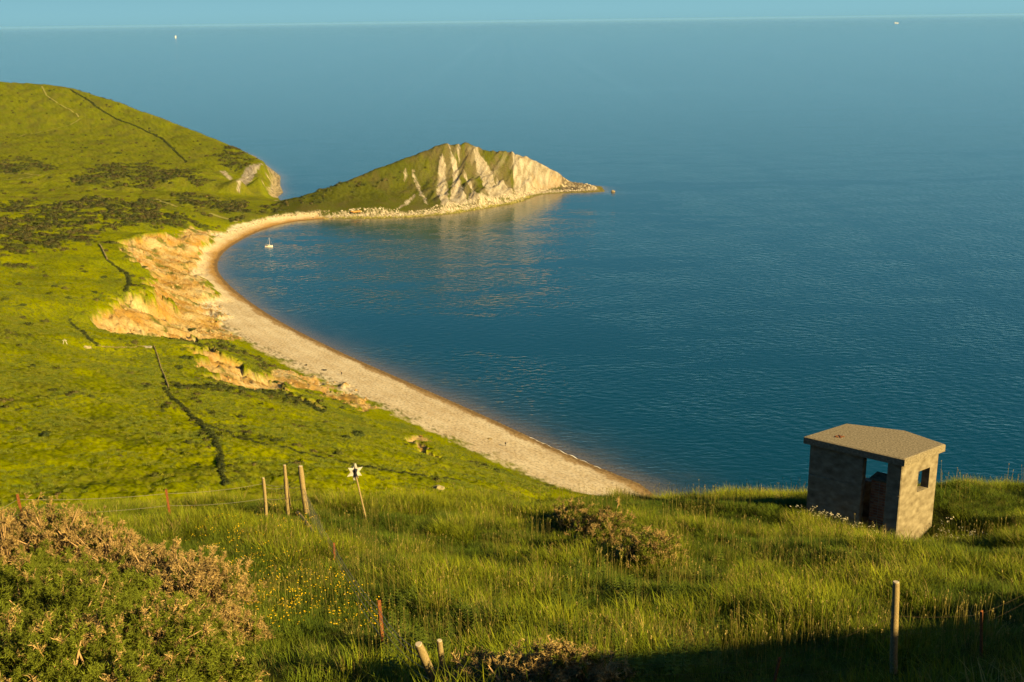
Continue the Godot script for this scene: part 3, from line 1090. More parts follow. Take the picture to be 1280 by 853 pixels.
# a round wooden post: foot and head taken from the photograph
func wood_post(parent: Node3D, foot_px: Array, head_px: Array, r: float, seed_: int, lean := 0.0, d := 0.0) -> Array:
	var foot := hit(foot_px[0], foot_px[1], true) if d == 0.0 else on_hill(at_d(foot_px[0], foot_px[1], d))
	var head := at_d(head_px[0], head_px[1], dist_of(foot) - lean)
	var mb := MB.new()
	var pts := []
	var rad := []
	var under := foot - (head - foot).normalized() * 0.35
	for k in 9:
		var t := k / 8.0
		var w := Vector3(sin(seed_ + t * 5.0), 0, cos(seed_ * 1.7 + t * 4.0)) * 0.008
		pts.append(under.lerp(head, t) + w - parent.position)
		rad.append(r * (1.06 - 0.10 * t + 0.03 * sin(seed_ * 3.1 + t * 17.0)))
	rad[8] *= 0.93
	mb.tube(pts, rad, 12, 0.05)
	var o := obj("post", mb.mesh(M.post), parent)
	var cap := MB.new()
	var ax: Vector3 = (pts[8] - pts[7]).normalized()
	cap.tube([pts[8] + ax * 0.002, pts[8] + ax * 0.010], [rad[8] * 0.95, rad[8] * 0.8], 12, 0.05)
	obj("sawn_end", cap.mesh(M.cut), o)
	return [foot, head]

# an angle-iron stake
func on_hill(p: Vector3) -> Vector3:
	return Vector3(p.x, hill(p.x, p.z), p.z)

func iron_stake(parent: Node3D, foot_px: Array, head_px: Array, w: float, d := 0.0) -> Array:
	var foot := hit(foot_px[0], foot_px[1], true) if d == 0.0 else on_hill(at_d(foot_px[0], foot_px[1], d))
	var head := at_d(head_px[0], head_px[1], dist_of(foot))
	var up := (head - foot).normalized()
	var under := foot - up * 0.3
	var bas := Basis(up.cross(Vector3(0.3, 0, 1)).normalized(), up, Vector3.ZERO)
	bas.z = bas.x.cross(bas.y)
	var mb := MB.new()
	var L := under.distance_to(head)
	var m := (under + head) * 0.5 - parent.position
	mb.box(m + bas.x * w * 0.5, Vector3(w, L, 0.007), bas, 0.001)
	mb.box(m + bas.z * (w * 0.5 + 0.0036), Vector3(0.007, L - 0.004, w), bas, 0.001)
	for k in 3:
		mb.box(under.lerp(head, 0.45 + 0.2 * k) - parent.position + bas.x * w * 0.5, Vector3(w * 0.35, 0.02, 0.02), bas, 0.0)
	obj("stake", mb.mesh(M.rust), parent)
	return [foot, head]

func wire(parent: Node3D, pts: Array, r := 0.004, sag := 0.05, m: Material = M.wire) -> void:
	var mb := MB.new()
	for i in pts.size() - 1:
		var a: Vector3 = pts[i] - parent.position
		var b: Vector3 = pts[i + 1] - parent.position
		var p := []
		var rr := []
		for k in 9:
			var t := k / 8.0
			p.append(a.lerp(b, t) - Vector3(0, sag * 4.0 * t * (1.0 - t), 0))
			rr.append(r)
		mb.tube(p, rr, 4)
		if r > 0.0036:
			var n := int(a.distance_to(b) / 0.14)
			for k in n:
				var t := (k + 0.5) / n
				var c := a.lerp(b, t) - Vector3(0, sag * 4.0 * t * (1.0 - t), 0)
				mb.tube([c - Vector3(0.004, 0.018, 0.01), c + Vector3(0.006, 0.018, 0.008)], [0.0022, 0.0022], 3)
	obj("wire", mb.mesh(m), parent)

func between(p: Array, t: float) -> Vector3:
	return p[0].lerp(p[1], t)

func make_fences() -> void:
	# along the crest on the left
	var base := hit(362, 644, true)
	var f := thing("wire_fence", base)
	tag(f, "old wire fence along the crest with two stout lichened wooden posts and rusty stakes", "fence")
	var p1 := wood_post(f, [362, 645], [357, 599], 0.066, 1)
	var p2 := wood_post(f, [384, 645], [375, 583], 0.072, 2)
	var p0 := wood_post(f, [359, 622], [355, 582], 0.045, 3, 0.0, 28.5)
	var pl := wood_post(f, [331, 620], [328.7, 598], 0.042, 4, 0.0, 28.0)
	var s1 := iron_stake(f, [210, 628], [206, 612], 0.05, 27.5)
	var s0 := iron_stake(f, [27, 636], [20, 618], 0.05, 26.5)
	var se := on_hill(at_d(-60, 640, 26.0)) + Vector3(0, 0.4, 0)
	for t in [0.55, 0.88]:
		wire(f, [se + Vector3(0, t * 0.3, 0), between(s0, t), between(s1, t), between(pl, t), between(p1, t * 0.95)], 0.004, 0.06)
	for t in [0.4, 0.6, 0.85]:
		wire(f, [between(p1, t), between(p2, t * 0.95)], 0.004, 0.03)
	wire(f, [between(pl, 0.8), between(p0, 0.6), between(p2, 0.62)], 0.004, 0.05)
	var log_a := hit(372, 646, true) + Vector3(0, 0.12, 0)
	var log_b := hit(393, 671, true) + Vector3(0, 0.06, 0)
	var mb := MB.new()
	mb.tube([log_a - base, log_a.lerp(log_b, 0.5) - base + Vector3(0, 0.03, 0), log_b - base], [0.05, 0.055, 0.048], 9, 0.06)
	var fallen := obj("fallen_rail", mb.mesh(M.post), f)
	fallen.set_meta("label", "broken rail lying in the grass against the posts")
	# the broken fence running down towards the camera
	base = hit(477, 807, true)
	var g := thing("broken_fence", base)
	tag(g, "broken wire fence sagging downhill with rust red stakes and two sawn wooden posts in gorse", "fence")
	var a1 := iron_stake(g, [417, 706], [416, 679], 0.045)
	var a2 := iron_stake(g, [477, 808], [471.5, 751], 0.05)
	var c1 := wood_post(g, [549, 866], [524, 806], 0.052, 6, 0.25)
	var c2 := wood_post(g, [558, 864], [549.7, 802], 0.036, 7, 0.1)
	for t in [0.25, 0.5, 0.75, 0.92]:
		wire(g, [between(p2, t * 0.6), between(a1, t), between(a2, t * 0.9), between(c1, t * 0.9)], 0.0042, 0.10)
	# netting between the wires near the posts
	for k in 14:
		var t := 0.04 + k * 0.05
		var lo: Vector3 = between(p2, 0.12).lerp(between(a1, 0.2), t)
		var hi: Vector3 = between(p2, 0.58).lerp(between(a1, 0.95), t)
		wire(g, [lo, hi], 0.003, 0.0)
	wire(g, [between(c1, 0.55), between(c2, 0.5)], 0.005, 0.02)
	# on the right, in the shade of the rampart
	base = hit(1118, 841, true)
	var h := thing("post_and_wire_fence", base)
	tag(h, "fence with one tall round grey post and two dark rusty stakes below the lookout", "fence")
	var b1 := wood_post(h, [1118, 841], [1119.3, 728], 0.047, 9)
	var b2 := iron_stake(h, [1224.7, 821], [1225.5, 764], 0.045)
	var b3 := iron_stake(h, [964, 862], [973, 822], 0.04)
	var b4 := hit(1330, 770, true) + Vector3(0, 0.75, 0)
	for t in [0.35, 0.68, 0.92]:
		wire(h, [hit(800, 880, true) + Vector3(0, 0.5 * t, 0), between(b3, t), between(b1, t * 0.85 - 0.15), between(b2, t), b4 + Vector3(0, t * 0.5 - 0.4, 0)], 0.0013, 0.03, M.old_wire)

# ---------------------------------------------------------------- star shaped range marker
func star_plate(r1: float, r2: float, thick: float, bas: Basis, mb: MB, points := 6) -> void:
	var front := []
	for k in points * 2:
		var a := TAU * k / (points * 2) + PI / 2.0
		var r := r1 if k % 2 == 0 else r2
		front.append(Vector3(cos(a) * r, sin(a) * r, 0))
	var z := bas.z * thick * 0.5
	for k in front.size():
		var p: Vector3 = bas * front[k]
		var q: Vector3 = bas * front[(k + 1) % front.size()]
		mb.tri(z, p + z, q + z, bas.z)
		mb.tri(-z, p - z, q - z, -bas.z)
		mb.quad(p - z, q - z, q + z, p + z, (p + q) * 0.5)

func make_star_marker() -> void:
	var foot := hit(457, 647, true)
	var head := at_d(443.5, 590, dist_of(foot))
	var o := thing("star_marker", foot)
	tag(o, "pale metal star shaped warning marker on a thin leaning pole", "marker")
	var up := (head - foot).normalized()
	var mb := MB.new()
	mb.tube([-up * 0.3, head - foot - up * 0.12], [0.026, 0.024], 10)
	obj("pole", mb.mesh(M.post), o)
	var s1 := MB.new()
	star_plate(0.25, 0.125, 0.006, Basis(Vector3.UP, 0.55) * Basis(Vector3.BACK, -0.15), s1)
	obj("star_plate", s1.mesh(M.star), o).position = head - foot
	var s2 := MB.new()
	star_plate(0.245, 0.125, 0.006, Basis(Vector3.UP, 0.55 - PI / 2.0) * Basis(Vector3.BACK, 0.1), s2)
	obj("star_plate", s2.mesh(M.star), o).position = head - foot
	var s3 := MB.new()
	s3.tube([-up * 0.16, up * 0.05], [0.03, 0.03], 8)
	obj("collar", s3.mesh(M.rust), o).position = head - foot

# ---------------------------------------------------------------- boats
func hull_mesh(len_: float, beam: float, free: float, m: Material) -> ArrayMesh:
	var mb := MB.new()
	var rows := []
	for i in 13:
		var t := i / 12.0
		var x := (t - 0.5) * len_
		var w := beam * 0.5 * pow(maxf(0.0, 1.0 - pow(maxf(t - 0.35, 0.0) / 0.65, 2.2)), 0.8) * (0.72 + 0.28 * smoothstep(0.0, 0.35, t))
		var sheer := free * (0.9 + 0.35 * pow(absf(t - 0.35) / 0.65, 2.0))
		rows.append([Vector3(x, sheer, w), Vector3(x, 0.05, w * 0.9), Vector3(x * 0.94, -0.45, w * 0.45), Vector3(x * 0.9, -0.7, 0), Vector3(x * 0.94, -0.45, -w * 0.45), Vector3(x, 0.05, -w * 0.9), Vector3(x, sheer, -w)])
	for i in 12:
		for k in 6:
			mb.quad(rows[i][k], rows[i + 1][k], rows[i + 1][k + 1], rows[i][k + 1], Vector3(0, -0.3, rows[i][k].z + rows[i][k + 1].z))
		mb.quad(rows[i][0] - Vector3(0, 0.06, 0), rows[i + 1][0] - Vector3(0, 0.06, 0), rows[i + 1][6] - Vector3(0, 0.06, 0), rows[i][6] - Vector3(0, 0.06, 0), Vector3.UP)
	for k in 6:
		mb.tri(Vector3(-len_ * 0.5, 0.2, 0), rows[0][k], rows[0][k + 1], Vector3.LEFT)
	return mb.mesh(m)

func make_boats() -> void:
	var at := at_h(336, 308.5, 0)
	var o := thing("sailing_yacht", at, 0.12)
	o.scale = Vector3.ONE * 0.64
	tag(o, "small white sailing yacht anchored with bare mast off the beach", "yacht")
	obj("hull", hull_mesh(8.4, 2.7, 0.95, M.white), o)
	var mb := MB.new()
	mb.box(Vector3(0.5, 1.2, 0), Vector3(3.2, 0.55, 1.5), Basis(), 0.15)
	obj("cabin", mb.mesh(M.white), o)
	for s in [-1, 1]:
		mb = MB.new()
		mb.box(Vector3(0.5, 1.26, s * 0.755), Vector3(2.2, 0.2, 0.02))
		obj("cabin_window", mb.mesh(M.glass), o)
	mb = MB.new()
	mb.box(Vector3(-2.4, 1.0, 0), Vector3(2.4, 0.1, 1.5), Basis(), 0.02)
	obj("cockpit", mb.mesh(M.timber), o)
	mb = MB.new()
	mb.box(Vector3(-1.5, 1.75, 0), Vector3(1.0, 0.6, 1.6), Basis(), 0.2)
	obj("spray_hood", mb.mesh(M.dark), o)
	mb = MB.new()
	mb.tube([Vector3(0.9, 0.9, 0), Vector3(0.85, 10.2, 0)], [0.09, 0.06], 8)
	var mast := obj("mast", mb.mesh(M.steel), o)
	mb = MB.new()
	mb.tube([Vector3(0.88, 5.6, -0.9), Vector3(0.88, 5.6, 0.9)], [0.04, 0.04], 6)
	obj("spreader", mb.mesh(M.steel), mast)
	mb = MB.new()
	mb.tube([Vector3(0.8, 2.1, 0), Vector3(-2.9, 2.2, 0)], [0.15, 0.11], 8)
	obj("boom", mb.mesh(M.white), o)
	for e in [Vector3(4.1, 1.2, 0), Vector3(-4.1, 1.0, 0), Vector3(0.7, 0.95, 1.25), Vector3(0.7, 0.95, -1.25)]:
		mb = MB.new()
		mb.tube([Vector3(0.85, 10.1, 0), e], [0.025, 0.025], 4)
		obj("stay", mb.mesh(M.steel), o)
	# a tall sailing ship and a cargo ship far out
	at = at_h(219.5, 47, 0)
	var k := thing("sailing_ship", at, 0.4)
	k.scale = Vector3.ONE * 0.6
	tag(k, "tiny white sail far out near the hazy horizon", "sailing boat")
	obj("hull", hull_mesh(34, 8, 3.2, M.white), k)
	for e in [[-6.0, 46.0, 13.0], [8.0, 52.0, 14.0]]:
		var sm := MB.new()
		var a := Vector3(e[0], 5, 0)
		var b := Vector3(e[0], e[1], 0)
		var c := Vector3(e[0] - e[2], 6, 3.0)
		sm.tri(a, b, c, Vector3.BACK)
		sm.tri(a + Vector3(0, 0, -0.05), b + Vector3(0, 0, -0.05), c + Vector3(0, 0, -0.05), Vector3.FORWARD)
		obj("sail", sm.mesh(M.white), k)
		var mm := MB.new()
		mm.tube([a - Vector3(0, 4, 0), b + Vector3(0, 2, 0)], [0.4, 0.25], 6)
		obj("mast", mm.mesh(M.steel), k)
	at = at_h(1121, 29, 0)
	var c := thing("cargo_ship", at, 0.1)
	c.scale = Vector3.ONE * 0.6
	tag(c, "pale distant ship low on the horizon", "ship")
	obj("hull", hull_mesh(150, 24, 9, M.white), c)
	mb = MB.new()
	mb.box(Vector3(-52, 20, 0), Vector3(24, 24, 18), Basis(), 1.5)
	obj("bridge", mb.mesh(M.white), c)
	mb = MB.new()
	mb.tube([Vector3(-60, 30, 0), Vector3(-61, 42, 0)], [3.2, 2.8], 10)
	obj("funnel", mb.mesh(M.white), c)
	mb = MB.new()
	mb.box(Vector3(10, 12, 0), Vector3(70, 8, 18), Basis(), 1.0)
	obj("deck_cargo", mb.mesh(M.steel), c)

# ---------------------------------------------------------------- plants
func blade(mb: MB, at: Vector3, dir: float, h: float, w: float, bend: float, seg := 3) -> void:
	var side := Vector3(cos(dir), 0, sin(dir))
	var out := Vector3(-sin(dir), 0, cos(dir))
	var last_l := at - side * w * 0.5
	var last_r := at + side * w * 0.5
	for k in seg:
		var t := (k + 1.0) / seg
		var c := at + Vector3(0, h * (t - 0.25 * bend * t * t), 0) + out * bend * h * t * t
		var ww := w * 0.5 * (1.0 - t * 0.85)
		if k == seg - 1:
			mb.tri(last_l, last_r, c, out + Vector3(0, 0.2, 0))
		else:
			mb.quad(last_l, last_r, c + side * ww, c - side * ww, out + Vector3(0, 0.2, 0))
			last_l = c - side * ww
			last_r = c + side * ww

func tuft(seed_: int, blades: int, r: float, h: float, w: float, bend: float, tint: Array) -> ArrayMesh:
	var g := RandomNumberGenerator.new()
	g.seed = seed_
	var mb := MB.new()
	for k in blades:
		var a := g.randf() * TAU
		var d := sqrt(g.randf()) * r
		mb.col = (tint[0] as Color).lerp(tint[1], g.randf())
		blade(mb, Vector3(cos(a) * d, -0.02, sin(a) * d), a + g.randf_range(-1.2, 1.2) - PI / 2.0, h * g.randf_range(0.55, 1.1), w * g.randf_range(0.7, 1.3), bend * g.randf_range(0.2, 1.3))
	return mb.mesh(M.leaf, true)

# flowering stalks: thin stems with a head of small faces
func stalk(seed_: int, n: int, r: float, h: float, head: float, stem_c: Color, head_c: Color, round_ := false) -> ArrayMesh:
	var g := RandomNumberGenerator.new()
	g.seed = seed_
	var mb := MB.new()
	for k in n:
		var a := g.randf() * TAU
		var d := sqrt(g.randf()) * r
		var at := Vector3(cos(a) * d, 0, sin(a) * d)
		var hh := h * g.randf_range(0.75, 1.1)
		var top := at + Vector3(g.randf_range(-0.12, 0.12) * hh, hh, g.randf_range(-0.12, 0.12) * hh)
		mb.col = stem_c
		mb.tube([at, at.lerp(top, 0.5) + Vector3(0.01, 0, 0), top], [0.0024, 0.002, 0.0015], 3)
		mb.col = head_c
		for j in 7:
			var c := top + (Vector3(g.randf_range(-1, 1), g.randf_range(-0.4, 0.4), g.randf_range(-1, 1)) * head if round_ else Vector3(g.randf_range(-0.25, 0.25) * head, -g.randf() * head * 2.4, g.randf_range(-0.25, 0.25) * head))
			var e := Vector3(g.randf_range(-1, 1), g.randf_range(-1, 1), g.randf_range(-1, 1)).normalized() * head * 0.45
			var q := e.cross(Vector3(g.randf(), 1, g.randf())).normalized() * head * 0.3
			mb.quad(c - e, c + q, c + e, c - q, Vector3.UP)
	return mb.mesh(M.leaf, true)

# a leafy herb: stem with pairs of pointed leaves
func herb(seed_: int, h: float) -> ArrayMesh:
	var g := RandomNumberGenerator.new()
	g.seed = seed_
	var mb := MB.new()
	mb.col = Color(0.9, 1.0, 0.9)
	mb.tube([Vector3.ZERO, Vector3(0.02, h * 0.5, 0), Vector3(0, h, 0.02)], [0.006, 0.005, 0.003], 4)
	for k in 9:
		var y := h * (0.2 + 0.09 * k)
		for s in 2:
			var a := k * 1.57 + s * PI + g.randf_range(-0.3, 0.3)
			var l := 0.13 * (1.15 - 0.08 * k) * g.randf_range(0.8, 1.2)
			var d := Vector3(cos(a), 0.25, sin(a))
			var n := Vector3(-sin(a), 0, cos(a)) * l * 0.28
			var p := Vector3(0, y, 0)
			mb.quad(p, p + d * l * 0.45 + n, p + d * l - Vector3(0, l * 0.25, 0), p + d * l * 0.45 - n, Vector3.UP)
	return mb.mesh(M.leaf, true)

# a sprig of gorse: stem thickly set with spines
func sprig(seed_: int, l: float, spines: int, sl: float, sw: float, m: Material, twigs := 0) -> ArrayMesh:
	var g := RandomNumberGenerator.new()
	g.seed = seed_
	var mb := MB.new()
	mb.col = Color(0.62, 0.55, 0.5)
	mb.tube([Vector3.ZERO, Vector3(0.01, l * 0.5, 0), Vector3(0, l, 0.01)], [0.007, 0.005, 0.002], 4)
	var stems := [[Vector3.ZERO, Vector3(0, l, 0)]]
	for k in twigs:
		var a := g.randf() * TAU
		var p := Vector3(0, l * g.randf_range(0.15, 0.7), 0)
		var q := p + Vector3(cos(a) * g.randf_range(0.35, 0.6), g.randf_range(0.2, 0.6), sin(a) * g.randf_range(0.35, 0.6)) * l * 0.8
		mb.tube([p, q], [0.005, 0.002], 3)
		stems.append([p, q])
	for k in spines:
		var st: Array = stems[g.randi() % stems.size()]
		var p: Vector3 = st[0].lerp(st[1], g.randf_range(0.15, 1.0))
		var d := Vector3(g.randf_range(-1, 1), g.randf_range(-0.2, 1.1), g.randf_range(-1, 1)).normalized()
		var n := d.cross(Vector3(g.randf_range(-1, 1), 0.3, g.randf_range(-1, 1))).normalized() * sw
		mb.col = Color(1, 1, 1) * g.randf_range(0.75, 1.15)
		mb.tri(p - n, p + n, p + d * sl * g.randf_range(0.6, 1.2), d + Vector3.UP)
	return mb.mesh(m, true)

# a clump of leaves that stands for one shrub seen from far away
func leafy(seed_: int, leaves: int, size: float, flat: float) -> ArrayMesh:
	var g := RandomNumberGenerator.new()
	g.seed = seed_
	var mb := MB.new()
	for k in leaves:
		var d := Vector3(g.randf_range(-1, 1), g.randf_range(-0.15, 1), g.randf_range(-1, 1)).normalized()
		var r := 0.5 * pow(g.randf(), 0.3) * (0.8 + 0.25 * sin(d.x * 5.0 + seed_) * cos(d.z * 4.0))
		var p := Vector3(d.x * r, d.y * r * flat, d.z * r)
		var e := Vector3(g.randf_range(-1, 1), g.randf_range(-1, 1), g.randf_range(-1, 1)).normalized()
		var f := e.cross(d + Vector3(0, 0.01, 0.3)).normalized()
		var s := size * g.randf_range(0.6, 1.3)
		mb.col = Color(1, 1, 1) * g.randf_range(0.75, 1.2)
		var dn := (d + Vector3(g.randf_range(-0.4, 0.4), 0.2, g.randf_range(-0.4, 0.4))).normalized()
		mb.tri_n(p - e * s, p + f * s * 0.7, p + e * s, dn, dn, dn)
		mb.tri_n(p - e * s, p + e * s, p - f * s * 0.7, dn, dn, dn)
	return mb.mesh(M.leaf, true)

var sprigs := []
var dead_sprigs := []

func gorse_bush(foot: Vector3, rx: float, h: float, n: int, dead: float, label: String, group: String, seed_: int) -> void:
	var g := RandomNumberGenerator.new()
	g.seed = seed_
	var o := thing("gorse_bush", foot)
	tag(o, label, "bush", group)
	var nz := noise(seed_, 1.7 / rx, 2)
	var wood := MB.new()
	wood.col = Color(1, 1, 1)
	var green := [[], []]
	var dry := [[], []]
	for k in n:
		var a := g.randf() * TAU
		var u := pow(g.randf(), 0.75)
		var el := asin(clampf(u, 0.0, 1.0))
		var d := Vector3(cos(a) * cos(el), sin(el), sin(a) * cos(el))
		var lump := 1.0 + nz.get_noise_3d(d.x * rx * 2.0, d.y * rx * 2.0, d.z * rx * 2.0) * 0.9
		if lump < 0.86 and g.randf() < 0.75:
			continue
		var rr := lump * (g.randf_range(0.80, 1.02) if g.randf() < 0.8 else g.randf_range(0.45, 0.8))
		var p := Vector3(d.x * rx, d.y * h, d.z * rx) * rr
		p.y += hill(foot.x + p.x, foot.z + p.z) - foot.y
		var upw := (d * 0.8 + Vector3(g.randf_range(-0.5, 0.5), 0.7, g.randf_range(-0.5, 0.5))).normalized()
		var side := upw.cross(Vector3(g.randf_range(-1, 1), 0.1, g.randf_range(-1, 1))).normalized()
		var sc := g.randf_range(0.7, 1.25)
		var bas := Basis(side, upw, side.cross(upw)) * sc
		var is_dead := g.randf() + nz.get_noise_3d(p.x * 0.8 + 40.0, p.y, p.z * 0.8) * 0.7 < dead
		var tint := Color(0.31, 0.225, 0.090) if is_dead else Color(0.100, 0.126, 0.010)
		tint = tint * g.randf_range(0.65, 1.2)
		(dry if is_dead else green)[0].append(Transform3D(bas, p))
		(dry if is_dead else green)[1].append(tint)
		if k % (5 if dead > 0.5 else 14) == 0:
			var root := Vector3(p.x * 0.12, 0, p.z * 0.12)
			var mid := root.lerp(p, 0.55) + Vector3(g.randf_range(-0.12, 0.12), 0.1, g.randf_range(-0.12, 0.12))
			wood.tube([root, mid, p + upw * 0.08], [0.024, 0.014, 0.006], 5)
	var wm := mat("dead gorse wood", lin(0.30, 0.20, 0.10), 0.9, 0.2)
	obj("branches", wood.mesh(wm), o)
	if green[0]:
		var f := scatter("foliage", sprigs[seed_ % sprigs.size()], green[0], green[1], o)
		stuff(f)
	if dry[0]:
		var f := scatter("dead_foliage", dead_sprigs[seed_ % dead_sprigs.size()], dry[0], dry[1], o)
		stuff(f)

func make_gorse() -> void:
	for k in 3:
		sprigs.append(sprig(60 + k, 0.17, 70, 0.055, 0.0045, M.leaf, 4))
		dead_sprigs.append(sprig(70 + k, 0.17, 46, 0.045, 0.0045, M.dry, 5))
	var sd := 400
	var green := "rounded green gorse bush in the thicket below the crest fence"
	for b in [[25, 800, 1.05, 0.95], [95, 815, 0.95, 0.9], [60, 745, 0.85, 0.7], [165, 845, 0.9, 0.8], [130, 770, 0.85, 0.7], [205, 805, 0.7, 0.55], [20, 880, 1.1, 0.9], [245, 860, 0.55, 0.45], [95, 890, 1.0, 0.8]]:
		sd += 1
		gorse_bush(hit(b[0], b[1] + 15, true), b[2], b[3], 1500, 0.10 if b[0] < 150 else 0.3, green, "green gorse bushes in the thicket", sd)
	var brown := "withered brown gorse bush with bare tangled twigs above the green gorse"
	for b in [[10, 690, 1.1, 0.9], [80, 685, 0.95, 0.9], [145, 705, 0.9, 0.75], [205, 735, 0.95, 0.75], [255, 745, 0.8, 0.7], [285, 785, 0.4, 0.35], [25, 668, 0.7, 0.5]]:
		sd += 1
		gorse_bush(hit(b[0], b[1] + 15, true), b[2], b[3], 820, 0.88, brown, "withered gorse bushes in the thicket", sd)
	var mix := "gorse bush with tan seed heads on the open slope below the shoulder"
	for b in [[718, 662, 0.66, 0.72], [757, 674, 0.7, 0.75], [748, 692, 0.48, 0.55], [810, 705, 0.6, 0.62], [786, 692, 0.5, 0.6]]:
		sd += 1
		gorse_bush(hit(b[0], b[1] + 8, true), b[2], b[3], 1000, 0.48, mix, "gorse bushes on the open slope", sd)
	var low := "dry tan gorse bush growing beside the two sawn fence posts"
	for b in [[610, 862, 0.42, 0.36], [670, 860, 0.5, 0.42], [728, 858, 0.45, 0.4]]:
		sd += 1
		gorse_bush(hit(b[0], b[1] + 12, true), b[2], b[3], 420, 0.9, low, "dry gorse bushes by the sawn posts", sd)

func drape(px_pts: Array, step: float) -> Array:
	var out := []
	for i in px_pts.size() - 1:
		var a := hit(px_pts[i][0], px_pts[i][1])
		var b := hit(px_pts[i + 1][0], px_pts[i + 1][1])
		var n := maxi(1, int(a.distance_to(b) / step))
		for k in n:
			var p := a.lerp(b, float(k) / n)
			out.append(Vector3(p.x, land(p.x, p.z), p.z))
	return out

func make_scrub() -> void:
	var kinds := []
	for k in 3:
		kinds.append(leafy(80 + k, 170, 0.07, 0.9))
	# thick scrub
	var places := [[], [], []]
	var tints := [[], [], []]
	for k in 120000:
		var a := deg_to_rad(rng.randf_range(-27.5, 6.0))
		var r := sqrt(rng.randf_range(190.0 * 190.0, 1450.0 * 1450.0))
		var x := r * sin(a)
		var z := -r * cos(a)
		var sc := scrubbiness(x + rng.randf_range(-4, 4), z + rng.randf_range(-4, 4))
		var pn := n_patch.get_noise_2d(x * 2.2 + 300.0, z * 2.2)
		if rng.randf() > sc * (0.7 + pn * 0.8):
			if sc > 0.02 or rng.randf() > 0.007 + maxf(pn - 0.3, 0.0) * 0.4 or inland(x, z) < 60.0 or (z > -860.0 and cliffness(x, z) > 0.1):
				continue
		if peek(k_chalk, x, z) > 0.1 or (z > -860.0 and maxf(cliffness(x, z), peek(k_cliff, x, z)) > 0.12):
			continue
		var y := land(x, z)
		if y < 5.0:
			continue
		var s := rng.randf_range(1.8, 4.6) * (1.25 if z < -620.0 and z > -1000.0 else 1.0)
		if r < 420.0:
			s *= 0.75
		var i := rng.randi() % 3
		places[i].append(Transform3D(Basis(Vector3.UP, rng.randf() * TAU).scaled(Vector3(s, s * rng.randf_range(0.6, 1.0), s)), Vector3(x, y - 0.15, z)))
		var t := Color(0.048, 0.060, 0.009).lerp(Color(0.085, 0.070, 0.022), clampf(rng.randf_range(-0.3, 0.8) + pn, 0, 1))
		tints[i].append(t * rng.randf_range(0.7, 1.25))
	for i in 3:
		stuff(scatter("scrub", kinds[i], places[i], tints[i]), "low dark scrub and gorse spread over the valley and hillsides", "scrub")
	print("scrub ", places[0].size() * 3)
	# single round shrubs that stand free on the grass
	var stands := [
		["dark shrub standing alone on the open flank of the far hill", "shrubs on the far hill", [[147, 192, 7], [107, 185, 5], [90, 178, 4], [100, 230, 5]]],
		["dark shrub on the pasture behind the first sandy scar", "shrubs behind the first scar", [[130, 347, 5], [105, 340, 4], [118, 366, 4], [85, 373, 4], [60, 368, 3], [27, 382, 4]]],
		["dark shrub between the stone field wall and the lower sandy scar", "shrubs by the stone field wall", [[232, 448, 6], [222, 460, 5]]],
		["small dark shrub on the tussocky pasture with the white stile", "shrubs on the tussocky pasture", [[40, 459, 4], [56, 543, 4]]],
		["broad dark shrub on the steep slope above the near beach", "shrubs above the near beach", [[445, 545, 7], [432, 548, 5]]],
		["small shrub at the lip of the big orange scar", "shrubs at the lips of the scars", [[240, 412, 4], [345, 478, 4], [180, 334, 4]]]]
	var each := []
	for k in stands:
		for q in k[2]:
			each.append(q + [k[0], k[1]])
	for p in each:
		var at := hit(p[0], p[1])
		var o := thing("shrub", at, p[0])
		tag(o, p[3], "shrub", p[4])
		var w: float = p[2]
		var pl := []
		var ti := []
		for k in 7:
			var s := w * rng.randf_range(0.35, 0.6)
			pl.append(Transform3D(Basis(Vector3.UP, rng.randf() * TAU).scaled(Vector3(s, s * 0.7, s)), Vector3(rng.randf_range(-0.35, 0.35) * w, 0, rng.randf_range(-0.3, 0.3) * w)))
			ti.append(Color(0.040, 0.055, 0.009) * rng.randf_range(0.7, 1.3))
		pl.append(Transform3D(Basis.from_scale(Vector3(w * 0.6, w * 0.55, w * 0.6)), Vector3.ZERO))
		ti.append(Color(0.045, 0.06, 0.01))
		stuff(scatter("foliage", kinds[p[2] % 3], pl, ti, o))
	# hedges and field banks
	for hd in [
		["dark hedge winding down between two pastures", [[205, 487], [225, 507], [245, 525], [268, 548], [275, 570], [276, 592], [284, 607]], 1.3, 1.1],
		["broad dense hedge along the top of the grassy bank near the pale scar", [[222, 485], [262, 484], [300, 487], [350, 492], [375, 503], [402, 517]], 3.0, 2.0],
		["thin low hedge line crossing the slope beyond the star marker", [[245, 528], [290, 545], [330, 556], [375, 567], [420, 576], [470, 586], [520, 594], [575, 601]], 0.9, 0.7],
		["hedge on the bank behind the first sandy scar", [[134, 326], [150, 337], [160, 347], [161, 357], [157, 366]], 1.9, 1.6],
		["short hedge beside the big orange scar", [[86, 400], [97, 411], [110, 423], [122, 433]], 1.4, 1.1],
		["long dark hedge climbing the far hill", [[233, 203], [215, 185], [200, 172], [170, 158], [130, 140], [105, 122], [88, 112]], 2.2, 1.6]]:
		var line := drape(hd[1], hd[2] * 0.45)
		var o := thing("hedge", line[0])
		tag(o, hd[0], "hedge")
		var pl := []
		var ti := []
		for p in line:
			for e in 2:
				var s: float = hd[2] * rng.randf_range(0.7, 1.3)
				pl.append(Transform3D(Basis(Vector3.UP, rng.randf() * TAU).scaled(Vector3(s, hd[3] * rng.randf_range(0.7, 1.3), s)), p - line[0] + Vector3(rng.randf_range(-0.4, 0.4), 0, rng.randf_range(-0.4, 0.4)) * hd[2]))
				ti.append(Color(0.038, 0.048, 0.010) * rng.randf_range(0.7, 1.4))
		stuff(scatter("foliage", kinds[1], pl, ti, o))
